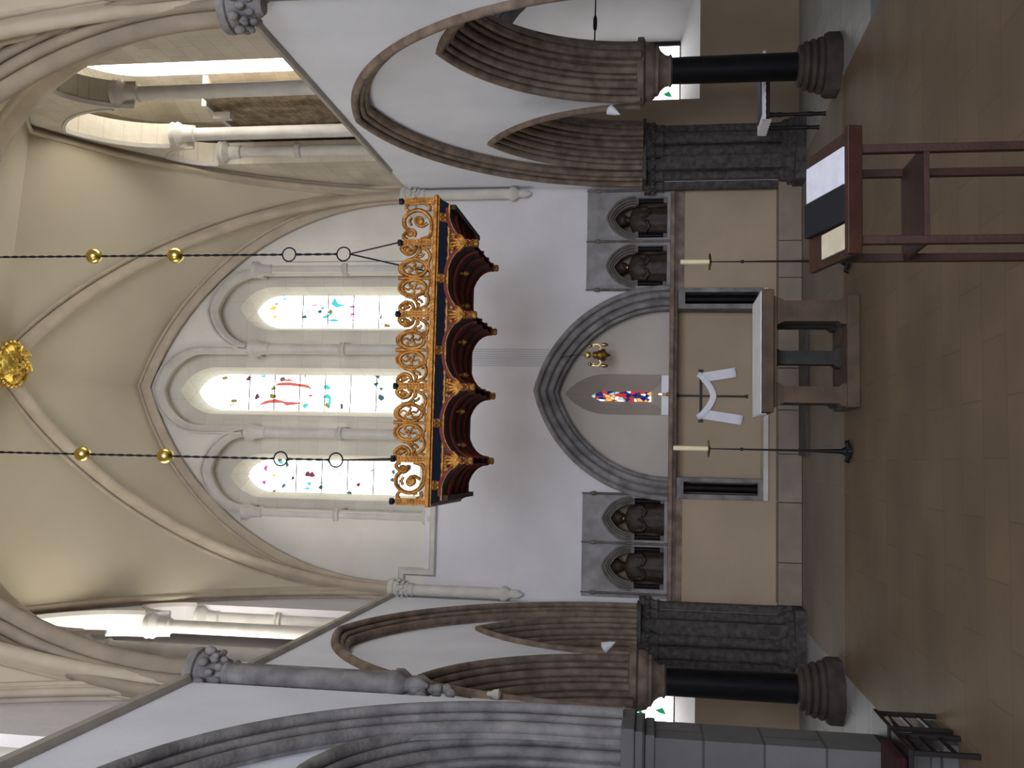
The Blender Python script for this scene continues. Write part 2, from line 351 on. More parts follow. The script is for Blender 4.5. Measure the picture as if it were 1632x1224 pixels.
def shaftset(mb_s, mb_c, a, d, r, z0, z1, mp, ring=None, base=True, capr=1.9, capz=0.26):
    c = mp(a, 0, d); c = (c[0], c[1], 0)
    mb_s.lathe([(r, z0), (r, z1)], c, 16)
    mb_c.lathe([(r, z1-0.02), (r*1.25, z1), (r*1.1, z1+0.03), (r*1.25, z1+capz*0.5), (r*capr*0.85, z1+capz*0.62), (r*capr, z1+capz*0.75), (r*capr*0.9, z1+capz*0.86), (r*capr, z1+capz)], c, 16)
    if base: mb_c.lathe([(r*1.9, z0-0.02), (r*1.9, z0+0.04), (r*1.5, z0+0.07), (r*1.6, z0+0.11), (r*1.02, z0+0.16)], c, 16)
    if ring: mb_c.lathe([(r, ring-0.05), (r*1.4, ring-0.03), (r*1.25, ring), (r*1.45, ring+0.03), (r, ring+0.06)], c, 16)
def clerestory(side, mp, Yc, glassm, y0, y1):
    nm = {'R': 'right', 'L': 'left'}[side]
    wall_m = M['passage'] if side == 'R' else M['plaster_e']
    A_ = [(Yc-1.20, 0.60, 8.12, 0.72), (Yc+0.14, 0.68, 8.42, 1.05), (Yc+1.27, 0.36, 8.12, 0.55)]
    arcs = [arch(*q, 10) for q in A_]
    o = [(y0, SZ), (Yc-1.80, SZ)]+arcs[0]+arcs[1]+arcs[2]+[(Yc+1.63, SZ), (y1, SZ), (y1, 10.3), (y0, 10.3)]
    struct(MB().plate(o, [], mp, 0.05, 0.36), 'wall_'+nm+'_clerestory', wall_m)
    m = MB()
    for hq in arcs: m.sweep(hq, [(0.045, 0.06), (0.035, 0.03), (0.0, 0.03), (-0.015, 0.08)], mp)
    struct(m, 'trim_5', M['shaft_pale'])
    s_, c_ = MB(), MB()
    for a_, z_ in ((-0.58, 8.08), (0.87, 8.10), (1.66, 7.80), (-1.84, 7.80)):
        shaftset(s_, c_, Yc+a_, 0.22, 0.085, SZ+0.02, z_, mp, ring=6.95 if abs(a_) > 1 else None, capr=2.0, capz=0.3)
    r = struct(s_, 'trim_6', M['shaft_pale']); struct(c_, 'capital', M['shaft_pale'], r)
    # outer wall of the passage with its splayed window
    c = Yc+0.20
    wi = [(c-0.52, 6.4)]+arch(c, 0.52, 8.75, 0.7, 8)+[(c+0.52, 6.4)]
    wo = [(c-0.60, 6.2)]+arch(c+0.40, 1.0, 8.7, 1.0, 8)+[(c+1.40, 6.2)]
    q = MB().plate([(y0, SZ), (y1, SZ), (y1, 10.5), (y0, 10.5)], [wo], mp, 0.66, 0.665)
    q.loft([[mp(a, b, 0.66) for a, b in wo], [mp(a, b, 1.0) for a, b in wi]], True, False)
    q.plate([(y0, SZ), (y1, SZ), (y1, 10.5), (y0, 10.5)], [wi], mp, 1.0, 1.04)
    struct(q, 'wall_'+nm+'_outer', M['passage'] if side == 'R' else M['plaster_e'])
    g = MB().plate(wi, [], mp, 0.985, 0.995)
    struct(g, 'window_1', glassm)
    if side == 'R':
        struct(MB().hull8([mp(*q) for q in ((Yc+.55, SZ+.01, .62), (Yc+.55, 7.9, .62), (Yc+1.0, SZ+.01, .98), (Yc+1.0, 7.9, .98), (y1-.03, SZ+.01, .62), (y1-.03, 7.9, .62), (y1-.03, SZ+.01, .98), (y1-.03, 7.9, .98))]), 'wall_right_rubble', M['rubble'])
        struct(MB().box(Yc+0.75, y1-.03, 7.9, 7.97, 0.56, 0.98, lambda a, b, c: mp(a, b, c)).box(Yc+0.95, Yc+1.05, 7.66, 7.9, 0.46, 0.55, lambda a, b, c: mp(a, b, c)), 'trim_27', M['shaft_pale'])
    else:
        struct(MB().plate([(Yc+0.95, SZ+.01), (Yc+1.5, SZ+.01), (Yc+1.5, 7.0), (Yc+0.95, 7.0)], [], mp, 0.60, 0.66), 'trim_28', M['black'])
    e = MB()
    for q0, q1 in ((y1-0.02, y1+0.05), (y0-0.05, y0+0.02)): e.box(q0, q1, SZ, 10.5, 0.42, 1.2, lambda a, b, c: mp(a, b, c))
    e.box(y0, y1, 10.3, 10.4, 0.1, 1.2, lambda a, b, c: mp(a, b, c))
    struct(e, 'wall_'+nm+'_passage_end', M['passage_y'])
for side, mp in (('R', mR), ('L', mL)):
    bay(side, mp, YB, EY, (10.80, 2.86, 3.30), [(9.36, 1.46, 2.0), (12.22, 1.17, 1.95)], 'brown', True)
    m2 = mL2 if side == 'L' else mR
    bay(side, m2, 1.85, 7.52 if side == 'L' else YB, (4.70, 2.53, 2.35), [(3.36, 1.27, 1.40), (6.00, 1.27, 1.40)], 'grey', False, 0.55)
    clerestory(side, mp, 10.95, M['glass_c'] if side == 'R' else M['glass_n'], YB, EY); clerestory(side, mp, 4.9, M['glass_c'], 1.85, YB)
# piers: grey ashlar facing over the wall ends between the bays
for side, mp in (('R', mR), ('L', mL)):
    q = lambda a, b, c: mp(a, b, c)
    m = MB().box(6.95, 7.40, -0.1, 2.0, -0.10, 0.2, q).box(7.02, 7.95, -0.1, 2.0, 0.18, 0.80, q)
    struct(m, 'wall_'+{'R': 'right', 'L': 'left'}[side]+'_pier', M['ashlar_r'])
    m = MB()
    for z, g, h in ((1.97, 0.02, 0.07), (2.04, 0.045, 0.07), (2.11, 0.065, 0.095)):
        m.box(6.95-g, 7.40+g, z, z+h, -0.10-g, 0.2, q).box(7.02-g, 8.03+g*.5, z, z+h, 0.17, 0.78+g, q)
    for z, g, h in ((-0.1, 0.10, 0.20), (0.10, 0.05, 0.06)):
        m.box(6.95-g, 7.40+g, z, z+h, -0.10-g, 0.2, q).box(7.02-g, 7.95+g, z, z+h, 0.18, 0.80+g, q)
    struct(m, 'trim_7', M['ashlar_r'], bevel=0.012)
# wall responds of clustered shafts beside the east wall
for side, mp in (('R', mR), ('L', mL)):
    s_, c_ = MB(), MB()
    for a, d, r in ((13.76, -0.02, 0.085), (13.62, 0.07, 0.075), (13.52, 0.20, 0.085), (13.42, 0.36, 0.08), (13.36, 0.52, 0.085), (13.42, 0.66, 0.07)):
        shaftset(s_, c_, a, d, r, 0.16, 1.92, mp, capr=1.75, capz=0.26)
        p = mp(a, 0, d)
        for k in range(6):
            an = k*PI/3; c_.ell((p[0]+math.cos(an)*r*1.35, p[1]+math.sin(an)*r*1.35, 2.06), (0.034, 0.034, 0.04), 8, 6)
    s_.box(13.40, 13.9, 0.0, 1.95, 0.10, 0.72, lambda a, b, c: mp(a, b, c))
    c_.box(13.26, 13.89, 2.15, 2.205, -0.08, 0.78, lambda a, b, c: mp(a, b, c))
    c_.box(13.24, 13.89, 0, 0.14, -0.12, 0.80, lambda a, b, c: mp(a, b, c))
    r = struct(s_, 'trim_8', M['respond']); struct(c_, 'capital', M['respond'], r)
# the two black marble columns
def column(cx, label):
    t = thing('marble_column', (cx, 10.95, 0), label, 'column', None)
    c = (cx, 10.95, 0)
    MB().lathe([(0.158, 0.44), (0.155, 1.0), (0.150, 1.90)], c, 28).build('shaft', M['black'], t)
    MB().lathe([(0.155, 1.84), (0.19, 1.86), (0.17, 1.885), (0.18, 1.92), (0.22, 1.97), (0.28, 2.0), (0.285, 2.03), (0.315, 2.05), (0.33, 2.10), (0.33, 2.14), (0.385, 2.165), (0.385, 2.23), (0.3, 2.25)], c, 12).build('capital', M['brown'], t)
    MB().lathe([(0.30, 0.17), (0.315, 0.20), (0.30, 0.235), (0.27, 0.245), (0.295, 0.275), (0.285, 0.31), (0.25, 0.32), (0.275, 0.35), (0.262, 0.385), (0.225, 0.395), (0.235, 0.42), (0.22, 0.445), (0.17, 0.455)], c, 28).build('base', M['base'], t)
    MB().lathe([(0.36, 0.0), (0.36, 0.13), (0.335, 0.17)], c, 8, rot=Matrix.Rotation(PI/8, 3, 'Z')).build('plinth', M['base'], t)
column(XR+0.50, 'slim black marble column with moulded brown capital, in front of the lace-covered side table')
column(XL-0.38, 'slim black marble column beside the grey ashlar pier and the dark wooden stools')
# ------------------------------------------------------------------ east wall, lower stage
AX = CX+0.01
Hop = [(AX-1.48, 0.47), (AX-1.48, 1.8)]+arch(AX, 1.48, 1.8, 1.88, 20)[1:-1]+[(AX+1.48, 1.8), (AX+1.48, 0.47)]
Nx = [2.395, 1.69, -1.94, -2.62]
nich = [[(x-0.295, 1.845)]+arch(x, 0.295, 2.30, 0.40, 12)+[(x+0.295, 1.845)] for x in Nx]
Hup = [(x, z) for x, z in Hop if z >= 1.79]; jl, jr = AX-1.48, AX+1.48
struct(MB().plate([(-3.2, 1.74), (jl, 1.74)]+Hup+[(jr, 1.74), (2.95, 1.74), (2.95, 5.3), (-3.2, 5.3)], nich, mE, 0, 0.40), 'wall_east', M['plaster_e'])
struct(MB().plate([(-3.2, 0), (2.95, 0), (2.95, 1.74), (jr, 1.74), (jr, 0.47), (jl, 0.47), (jl, 1.74), (-3.2, 1.74)], [], mE, 0, 0.40), 'wall_east_dado', M['plaster_low'])
struct(MB().box(jl, jr, EY+0.385, EY+0.40, 0.47, 1.74), 'wall_east_recess_dado', M['plaster_low'])
lan = [(CX-0.075, 2.05)]+arch(CX, 0.075, 2.75, 0.2, 6)+[(CX+0.075, 2.05)]
lano = [(CX-0.30, 1.78)]+arch(CX, 0.30, 2.70, 0.62, 6)+[(CX+0.30, 1.78)]
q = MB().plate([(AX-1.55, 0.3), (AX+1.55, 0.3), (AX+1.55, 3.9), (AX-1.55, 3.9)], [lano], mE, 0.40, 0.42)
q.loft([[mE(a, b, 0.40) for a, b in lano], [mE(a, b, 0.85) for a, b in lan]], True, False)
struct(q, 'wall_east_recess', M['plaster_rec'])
struct(MB().plate(lan, [], mE, 0.84, 0.86), 'window_2', M['glass_l'])
struct(MB().box(-3.3, 3.1, EY+0.42, EY+0.46, 1.8, 1.9).box(AX-2.9, AX+2.9, EY+0.9, EY+0.95, 0, 5.2), 'wall_east_back', M['plaster'])
m = MB()
ep = rollprof([(0.02, -0.05, 0.04), (-0.07, 0.02, 0.05), (-0.17, 0.10, 0.05), (-0.235, 0.19, 0.04)], [(-0.26, 0.40), (0.0, 0.40)], [(0.06, 0.0)])
m.sweep(arch(AX, 1.48, 1.8, 1.88, 26), ep, mE)
struct(m, 'trim_9', M['grey'])
# jambs below the string, each with a black shaft set in a slot
m = MB(); m2 = MB()
for sx in (-1, 1):
    a0, a1 = sorted((AX+sx*1.50, AX+sx*1.20))
    m.plate([(a0, 0.47), (a1, 0.47), (a1, 1.68), (a0, 1.68)], [[(a0+0.07, 0.56), (a0+0.24, 0.56), (a0+0.24, 1.58), (a0+0.07, 1.58)]], mE, -0.03, 0.40)
    m2.lathe([(0.06, 0.52), (0.06, 1.62)], (a0+0.155, EY+0.12, 0), 12)
r = struct(m, 'trim_10', M['grey'], bevel=0.008); struct(m2, 'black_shaft', M['black'], r)
# string course, sill slab and long low block bench
struct(MB().sweep([(-3.1, 1.745), (2.84, 1.745)], [(0.055, 0.01), (0.05, -0.07), (0.0, -0.09), (-0.02, -0.05), (-0.055, -0.03), (-0.055, 0.01)], mE)
       .box(AX-1.22, AX+1.22, EY+0.30, EY+0.41, 1.72, 1.79), 'trim_11', M['brown'])
struct(MB().box(AX-1.5, AX+1.5, EY-0.05, EY+0.40, 0.42, 0.49), 'trim_12', M['shaft_pale'], bevel=0.01)
xs = [-3.02, -2.45, -1.64, -0.98, -0.38, 0.20, 0.82, 1.46, 1.98, 2.82]
for i in range(len(xs)-1):
    lab = 'long low ledge block of brown stone at the foot of the east wall'
    struct(MB().box(xs[i]+0.004, xs[i+1]-0.004, EY-0.28, EY+0.005, 0.005, 0.315), 'trim_13', M['block'], bevel=0.006)
struct(MB().box(-3.1, jl-.02, EY-.012, EY+.01, 1.60, 1.70).box(jr+.02, 2.85, EY-.012, EY+.01, 1.60, 1.70), 'trim_30', M['brown'])
# niche panels: grey slab, mouldings, thin shafts
m = MB()
def slab(x0, x1, holes, z1): m.plate([(x0, 1.80), (x1, 1.80), (x1, z1), (x0, z1)], holes, mE, -0.025, 0.0)
slab(1.345, 2.83, nich[:2], 3.0); slab(-3.04, -1.60, nich[2:], 3.0)
struct(m, 'wall_niche_panel', M['slab'])
m = MB()
for n_ in nich:
    m.sweep(n_[1:-1], rollprof([(0.012, -0.028, 0.016), (-0.02, 0.0, 0.02), (-0.05, 0.04, 0.018), (-0.08, 0.08, 0.018)], [(-0.10, 0.14), (0.0, 0.14)], [(0.03, -0.02)]), mE)
    cx = (n_[0][0]+n_[-1][0])/2
    for sx in (-1, 1):
        m.box(*sorted((cx+sx*0.295, cx+sx*0.225)), EY-0.0, EY+0.10, 1.845, 1.90).box(*sorted((cx+sx*0.295, cx+sx*0.205)), EY-0.01, EY+0.10, 2.26, 2.31)
for x in (2.79, 2.045, 1.335, -1.59, -2.28, -2.98):
    m.lathe([(0.018, 1.80), (0.018, 2.80), (0.034, 2.82), (0.030, 2.86), (0.012, 2.90), (0.010, 3.01)], (x, EY-0.04, 0), 10)
struct(m, 'trim_14', M['niche'])
m = MB()
for n_ in nich:
    cx = (n_[0][0]+n_[-1][0])/2
    for sx in (-1, 1): m.lathe([(0.032, 1.90), (0.032, 2.26)], (cx+sx*0.255, EY+0.03, 0), 12)
struct(m, 'trim_15', M['black'])
struct(MB().box(-3.1, -1.62, EY+0.36, EY+0.40, 1.8, 2.8).box(1.35, 2.9, EY+0.36, EY+0.40, 1.8, 2.8), 'wall_niche_back', M['brown'])
# statues
def statue(x, label, kind):
    z = 1.83; y = EY+0.16
    t = thing('saint_statue', (x, y, z), label, 'statue')
    secs = [(0.0, .20, .13, 0), (0.05, .205, .135, 0), (0.16, .19, .125, 0), (0.30, .185, .12, 0), (0.40, .195, .115, 0), (0.47, .19, .10, 0), (0.52, .155, .085, 0), (0.545, .10, .065, -.005), (0.56, .05, .05, -.01), (0.585, .045, .048, -.012),
            (0.60, .055, .06, -.02), (0.63, .066, .076, -.022), (0.665, .072, .082, -.02), (0.70, .068, .076, -.015), (0.725, .05, .055, -.01), (0.74, .004, .004, -.01)]
    L = []
    secs = [(h, rx*(1.25 if h > .58 else 1.06), ry*(1.2 if h > .58 else 1), oy) for h, rx, ry, oy in secs]
    for h, rx, ry, oy in secs:
        l = []
        for k in range(32):
            a = 2*PI*k/32; f = 1+(0.05*math.sin(a*9+kind) if h < 0.46 else 0)
            l.append((x+rx*f*math.cos(a), y+oy+ry*f*math.sin(a), z+h))
        L.append(l)
    b = MB().loft(L, caps=True)
    b.ell((x, y-0.105, z+0.64), (0.012, 0.02, 0.022), 8, 6)            # nose
    for sx in (-1, 1): b.ell((x+sx*0.074, y-0.015, z+0.65), (0.012, 0.02, 0.026), 8, 6); b.ell((x+sx*0.027, y-0.092, z+0.658), (0.012, 0.008, 0.008), 8, 6)
    b.ell((x, y-0.094, z+0.612), (0.022, 0.008, 0.006), 8, 6)
    b.build('body', M['statue'], t)
    hr = MB().ell((x, y+0.0, z+0.685), (0.098, 0.100, 0.072), 16, 10)
    if kind % 2 == 0: hr.ell((x, y-0.06, z+0.585), (0.05, 0.035, 0.045), 12, 8)
    hr.build('hair', M['statue'], t)
    sl = MB()
    for sx in (-1, 1): sl.tube([(x+sx*0.150, y-0.03, z+0.44), (x+sx*0.165, y-0.06, z+0.32), (x+sx*0.10, y-0.11, z+0.28), (x+sx*0.03, y-0.14, z+0.32)], [0.035, 0.042, 0.034, 0.026], 10)
    sl.build('sleeves', M['statue'], t)
    hd = MB()
    for sx in (-1, 1):
        hd.ell((x+sx*0.022, y-0.175, z+0.345), (0.017, 0.012, 0.028), 8, 6)
        for f in range(4): hd.tube([(x+sx*(0.012+f*0.008), y-0.18, z+0.36), (x+sx*(0.006+f*0.006), y-0.185, z+0.41-f*0.006)], 0.0045, 6)
        hd.tube([(x+sx*0.02, y-0.188, z+0.34), (x+sx*0.006, y-0.197, z+0.37)], 0.005, 6)
    hd.build('hands', M['statue'], t)
    if kind in (1, 2):
        MB().ell((x-0.005, y-0.085, z+0.585), (0.034, 0.018, 0.022), 12, 8).build('collar', M['brass'], t, label='small gilded collar that shines')
    return t
statue(Nx[0], 'dark robed statue in the end niche on the lectern side of the wall', 0)
statue(Nx[1], 'dark robed statue, gold at its throat, next to the recess on the lectern side', 1)
statue(Nx[2], 'dark robed statue, gold at its throat, next to the recess but away from the lectern', 2)
statue(Nx[3], 'dark robed statue in the end niche farthest from the lectern', 3)
# ------------------------------------------------------------------ east wall, upper stage: triplet behind a shafted arcade
def sill_path(): return [(-3.15, 5.62), (-2.80, 5.62), (-2.80, 5.17), (2.50, 5.17), (2.50, 5.62), (2.86, 5.62)]
struct(MB().plate([(-3.2, 5.3), (-2.80, 5.3), (-2.80, 5.62), (-3.2, 5.62)], [], mE, 0, 0.16).plate([(2.50, 5.3), (2.95, 5.3), (2.95, 5.62), (2.50, 5.62)], [], mE, 0, 0.16), 'wall_east_shoulder', M['plaster_up'])
struct(MB().sweep(sill_path(), [(0.0, 0.06), (0.05, 0.06), (0.05, -0.02), (0.02, -0.06), (-0.03, -0.05), (-0.06, 0.0), (-0.06, 0.06)], mE), 'trim_16', M['shaft_pale'])
WC = [(-0.17, 0.60, 8.9, 0.72), (-1.40, 0.57, 8.12, 0.66), (1.06, 0.57, 8.12, 0.66)]
sh_x = [-2.03, -0.81, 0.47, 1.70]
def openpoly(c, s, z, h, n=12): return arch(c, s, z, h, n)
fr = []
o = [(-3.2, 5.2), (WC[1][0]-WC[1][1], 5.2)]+openpoly(*WC[1])+[(WC[0][0]-WC[0][1], 8.12)]+openpoly(*WC[0])+[(WC[0][0]+WC[0][1], 8.12)]+openpoly(*WC[2])+[(WC[2][0]+WC[2][1], 5.2), (2.95, 5.2), (2.95, 10.4), (-3.2, 10.4)]
struct(MB().plate(o, [], mE, 0.08, 0.34), 'wall_east_arcade', M['plaster_up'])
m = MB()
for c, s, z, h in WC:
    pts = openpoly(c, s, z, h, 16)
    if z > 8.5: pts = [(c-s, 8.2)]+pts+[(c+s, 8.2)]
    m.sweep(pts, [(0.085, 0.09), (0.08, 0.04), (0.05, 0.03), (0.04, 0.07), (0.0, 0.06), (-0.03, 0.10), (-0.05, 0.16), (-0.02, 0.22), (0.0, 0.22)], mE)
struct(m, 'trim_17', M['shaft_pale'])
inh = []; ing = []
G = [(-0.163, 0.285, 8.83, 0.45), (-1.475, 0.255, 7.98, 0.41), (1.14, 0.258, 7.94, 0.41)]
q = MB()
for c, s, z, h in G:
    inner = [(c-s, 5.6)]+arch(c, s, z, h, 10)+[(c+s, 5.6)]; outer = [(c-s-0.085, 5.45)]+arch(c, s+0.085, z, h+0.14, 10)+[(c+s+0.085, 5.45)]
    inh.append(outer); ing.append(inner)
    q.loft([[mE(a, b, 0.46) for a, b in outer], [mE(a, b, 0.80) for a, b in inner]], True, False)
q.plate([(-3.0, 5.2), (2.8, 5.2), (2.8, 10.4), (-3.0, 10.4)], inh, mE, 0.44, 0.46)
struct(q, 'wall_east_window', M['ashlar_e'])
# soffits of the wall passage: arch soffits linking the arcade to the window wall
q = MB()
for c, s, z, h in WC:
    pts = openpoly(c, s+0.02, z, h+0.02, 12)
    if z > 8.5: pts = [(c-s-0.02, 8.2)]+pts+[(c+s+0.02, 8.2)]
    q.sweep(pts, [(0.0, 0.30), (0.08, 0.30), (0.08, 0.45), (0.0, 0.45)], mE)
struct(q, 'wall_east_soffit', M['plaster_up'])
s_, c_ = MB(), MB()
for i, x in enumerate(sh_x):
    shaftset(s_, c_, x, 0.14, 0.078, 5.22, 7.86, mE, ring=6.68, capr=1.75, capz=0.3)
    c_.box(x+0.02, x+0.10, EY+0.14, EY+0.46, 6.62, 6.69).box(x-0.10, x+0.10, EY+0.12, EY+0.46, 8.04, 8.14)
r = struct(s_, 'trim_18', M['shaft_pale']); struct(c_, 'capital', M['shaft_pale'], r)
# glass with coloured pieces
def win(i, poly, pieces):
    o = struct(MB().plate(poly, [], mE, 0.79, 0.81), 'window_%d' % i, M['glass_e'])
    for mname, pts in pieces:
        MB().plate(pts, [], mE, 0.778, 0.786).build('coloured_glass', M[mname], o)
    b = MB()
    x0, x1 = poly[0][0], poly[-1][0]; z = 5.9
    while z < poly[1][1]: b.box(x0, x1, EY+0.775, EY+0.785, z, z+0.012); z += 0.42
    b.build('saddle_bars', M['lead'], o)
    return o
P_C = [('glass_red', [(-0.047, 8.002), (-0.004, 7.948), (0.009, 7.77), (-0.031, 7.458), (-0.1, 7.362), (-0.071, 7.501), (-0.044, 7.724)]), ('glass_red', [(0.043, 7.95), (0.062, 7.773), (0.02, 7.655), (0.027, 7.794)]), ('glass_red', [(-0.372, 8.279), (-0.295, 8.159), (-0.261, 7.982), (-0.301, 7.824), (-0.314, 7.535), (-0.341, 7.622), (-0.365, 7.799), (-0.323, 7.867), (-0.326, 8.068)]), ('glass_cyan', [(-0.049, 7.201), (-0.016, 7.139), (-0.09, 7.059), (-0.097, 7.169)]), ('glass_cyan', [(-0.229, 7.207), (-0.165, 7.133), (-0.206, 7.066), (-0.354, 7.066), (-0.344, 7.115), (-0.249, 7.097)]), ('glass_cyan', [(-0.371, 7.537), (-0.322, 7.49), (-0.338, 7.423), (-0.407, 7.487)]), ('glass_cyan', [(0.11, 8.256), (0.122, 8.167), (0.083, 8.176), (0.089, 8.232)]), ('glass_red', [(-0.201, 7.451), (-0.179, 7.397), (-0.206, 7.358), (-0.219, 7.406)])]
P_R = [('glass_yellow', [(1.179, 8.158), (1.248, 8.089), (1.211, 8.02), (1.168, 8.068)]), ('glass_yellow', [(1.075, 8.108), (1.071, 7.996), (1.032, 8.05)]), ('glass_cyan', [(1.265, 7.123), (1.372, 7.068), (1.269, 7.002), (1.254, 6.869), (1.211, 7.033)]), ('glass_cyan', [(1.19, 7.304), (1.239, 7.244), (1.174, 7.237)]), ('glass_pink', [(1.232, 6.813), (1.247, 6.737), (1.217, 6.729), (1.209, 6.802)]), ('glass_pink', [(1.119, 6.787), (1.119, 6.726), (1.089, 6.725), (1.087, 6.786)]), ('glass_cyan', [(1.071, 7.26), (1.11, 7.106), (1.093, 7.106), (1.028, 7.225)]), ('glass_cyan', [(1.007, 7.191), (1.029, 7.07), (1.003, 6.948), (0.982, 7.068)]), ('glass_pink', [(1.239, 7.5), (1.265, 7.378), (1.248, 7.322), (1.243, 7.4)]), ('glass_cyan', [(1.356, 7.93), (1.374, 7.874), (1.326, 7.895)])]
P_L = [('glass_pink', [(-1.334, 8.12), (-1.316, 8.069), (-1.416, 8.082), (-1.384, 8.128)]), ('glass_pink', [(-1.583, 8.161), (-1.548, 8.086), (-1.631, 8.096)]), ('glass_cyan', [(-1.263, 7.897), (-1.228, 7.829), (-1.31, 7.818)]), ('glass_cyan', [(-1.581, 7.433), (-1.562, 7.331), (-1.628, 7.345)]), ('glass_cyan', [(-1.665, 7.498), (-1.645, 7.362), (-1.687, 7.367)]), ('glass_yellow', [(-1.463, 7.992), (-1.445, 7.93), (-1.512, 7.948)])]
win(3, ing[0], P_C); win(4, ing[1], P_L); win(5, ing[2], P_R)
# ------------------------------------------------------------------ vault
def ribcurve(s, z0, h, n=24):
    R = (h*h+s*s)/(2*s); th = math.asin(min(1, h/R)); L = []
    for i in range(n+1):
        a = th*i/n; L.append((s-R*(1-math.cos(a)), z0+R*math.sin(a)))
    return L                                   # (distance from the crown line, height), springing first
def arcrib(s, z0, h, R, n=24):
    """circular arc through (s,z0) and (0,z0+h) with radius R, flatter than a tangent springing"""
    c = math.hypot(s, h); mx, mz = s/2, z0+h/2; k = math.sqrt(max(0, R*R-c*c/4)); nx, nz = -h/c, -s/c
    ox, oz = mx+nx*k, mz+nz*k
    a0 = math.atan2(z0-oz, s-ox); a1 = math.atan2(z0+h-oz, -ox)
    return [(ox+R*math.cos(a0+(a1-a0)*i/n), oz+R*math.sin(a0+(a1-a0)*i/n)) for i in range(n+1)]
TR = ribcurve(2.97, 5.75, 4.15)        # east wall rib and transverse arches, along X
WR = arcrib(2.93, 5.75, 4.10, 5.6)     # side wall ribs, along Y
DG = ribcurve(4.19, 5.65, 4.42)        # diagonals
def bylen(L, n=24):
    d = [0]
    for i in range(1, len(L)): d.append(d[-1]+math.hypot(L[i][0]-L[i-1][0], L[i][1]-L[i-1][1]))
    out = []
    for k in range(n+1):
        t = d[-1]*k/n; j = max(i for i in range(len(d)) if d[i] <= t+1e-9); j = min(j, len(L)-2)
        f = (t-d[j])/(d[j+1]-d[j]); out.append((L[j][0]+(L[j+1][0]-L[j][0])*f, L[j][1]+(L[j+1][1]-L[j][1])*f))
    return out
TR, WR, DG = bylen(TR), bylen(WR), bylen(DG)
ribp = [(-0.0, -0.16), (-0.05, -0.15), (-0.06, -0.10), (-0.10, -0.09), (-0.12, -0.07), (-0.17, -0.065), (-0.215, -0.03), (-0.225, 0), (-0.215, 0.03), (-0.17, 0.065), (-0.12, 0.07), (-0.10, 0.09), (-0.06, 0.10), (-0.05, 0.15), (0, 0.16), (0.06, 0.1), (0.06, -0.1)]
def symrib(rolls, c):
    right = []
    for o, d, r in rolls:                       # from the web outwards to the tip, on the +d side
        for k in range(7):
            a = math.radians(50-200*k/6); right.append((o+r*math.sin(a), d+r*math.cos(a)))
    tip = [(c[0]-c[1]*math.sin(math.radians(a)), c[1]*math.cos(math.radians(a))) for a in (15, 40, 65, 90)]
    half = right+tip
    return [(0.05, rolls[0][1]*0.9)]+half+[(o, -d) for o, d in reversed(half[:-1])]+[(0.05, -rolls[0][1]*0.9)]
ribbig = symrib([(-0.045, 0.20, 0.048), (-0.125, 0.13, 0.05)], (-0.20, 0.075))
ribd = symrib([(-0.045, 0.105, 0.038)], (-0.15, 0.062))
def vault(Yc, hy):
    webs = MB()
    hx = (XR-XL)/2; cx = CX
    for sx in (-1, 1):
        for sy in (-1, 1):
            dg = [(cx+sx*t/4.19*hx, Yc+sy*t/4.19*hy, z) for t, z in DG]
            tr = [(cx+sx*t/2.97*hx, Yc+sy*hy, z) for t, z in TR]
            wr = [(cx+sx*hx, Yc+sy*t/2.93*hy, z) for t, z in WR]
            for a, b in ((dg, tr), (dg, wr)):
                vs = []; fs = []; K = 10; n = len(a)
                for i in range(n):
                    for k in range(K+1):
                        f = k/K; p = Vector(a[i])*(1-f)+Vector(b[i])*f; vs.append(tuple(p))
                for i in range(n-1):
                    for k in range(K): fs.append((i*(K+1)+k, i*(K+1)+k+1, (i+1)*(K+1)+k+1, (i+1)*(K+1)+k))
                webs.add(vs, fs, True)
    o = struct(webs, 'ceiling', M['vault'], auto=25)
    sol = o.modifiers.new('thickness', 'SOLIDIFY'); sol.thickness = 0.12; sol.offset = 0
    m = MB()
    for sgn in (1, -1):
        dx, dy = hx/4.19, sgn*hy/4.19; L = math.hypot(dx, dy); px, py = -dy/L, dx/L
        mp = lambda a, b, d: (cx+a*dx+d*px, Yc+a*dy+d*py, b)
        path = [(-t, z) for t, z in DG]+[(t, z) for t, z in reversed(DG[:-1])]
        m.sweep(path, ribd, mp)
    struct(m, 'trim_19', M['ribs'])
    m = MB()
    for mp in (lambda a, b, d: (XR-0.03+d, Yc+a, b), lambda a, b, d: (XL+0.03+d, Yc+a, b)):
        path = [(-t/2.93*hy, z) for t, z in WR]+[(t/2.93*hy, z) for t, z in reversed(WR[:-1])]
        m.sweep(path, [(o*0.40, d*0.5) for o, d in ribp], mp)
    struct(m, 'trim_20', M['ribs'])
    m = MB()
    for mp in (lambda a, b, d: (XR+d, Yc+a, b), lambda a, b, d: (XL-d, Yc+a, b)):
        m.sweep(path, [(0.10, -0.02), (-0.02, -0.02), (-0.02, 0.2), (0.10, 0.2)], mp)
    struct(m, 'trim_29', M['ribs'])
vault((YB+EY)/2, (EY-YB)/2); vault(4.8, 2.95)
m = MB()
path = [(CX-t/2.97*3.0, z) for t, z in TR]+[(CX+t/2.97*3.0, z) for t, z in reversed(TR[:-1])]
m.sweep(path, ribbig, lambda a, b, d: (a, YB+d, b))
struct(m, 'trim_21', M['arch'])
m = MB()
m.sweep(path, [(o*.9, d*.8) for o, d in ribd], lambda a, b, d: (a, EY-0.01+d, b))
struct(m, 'trim_22', M['ribs'])
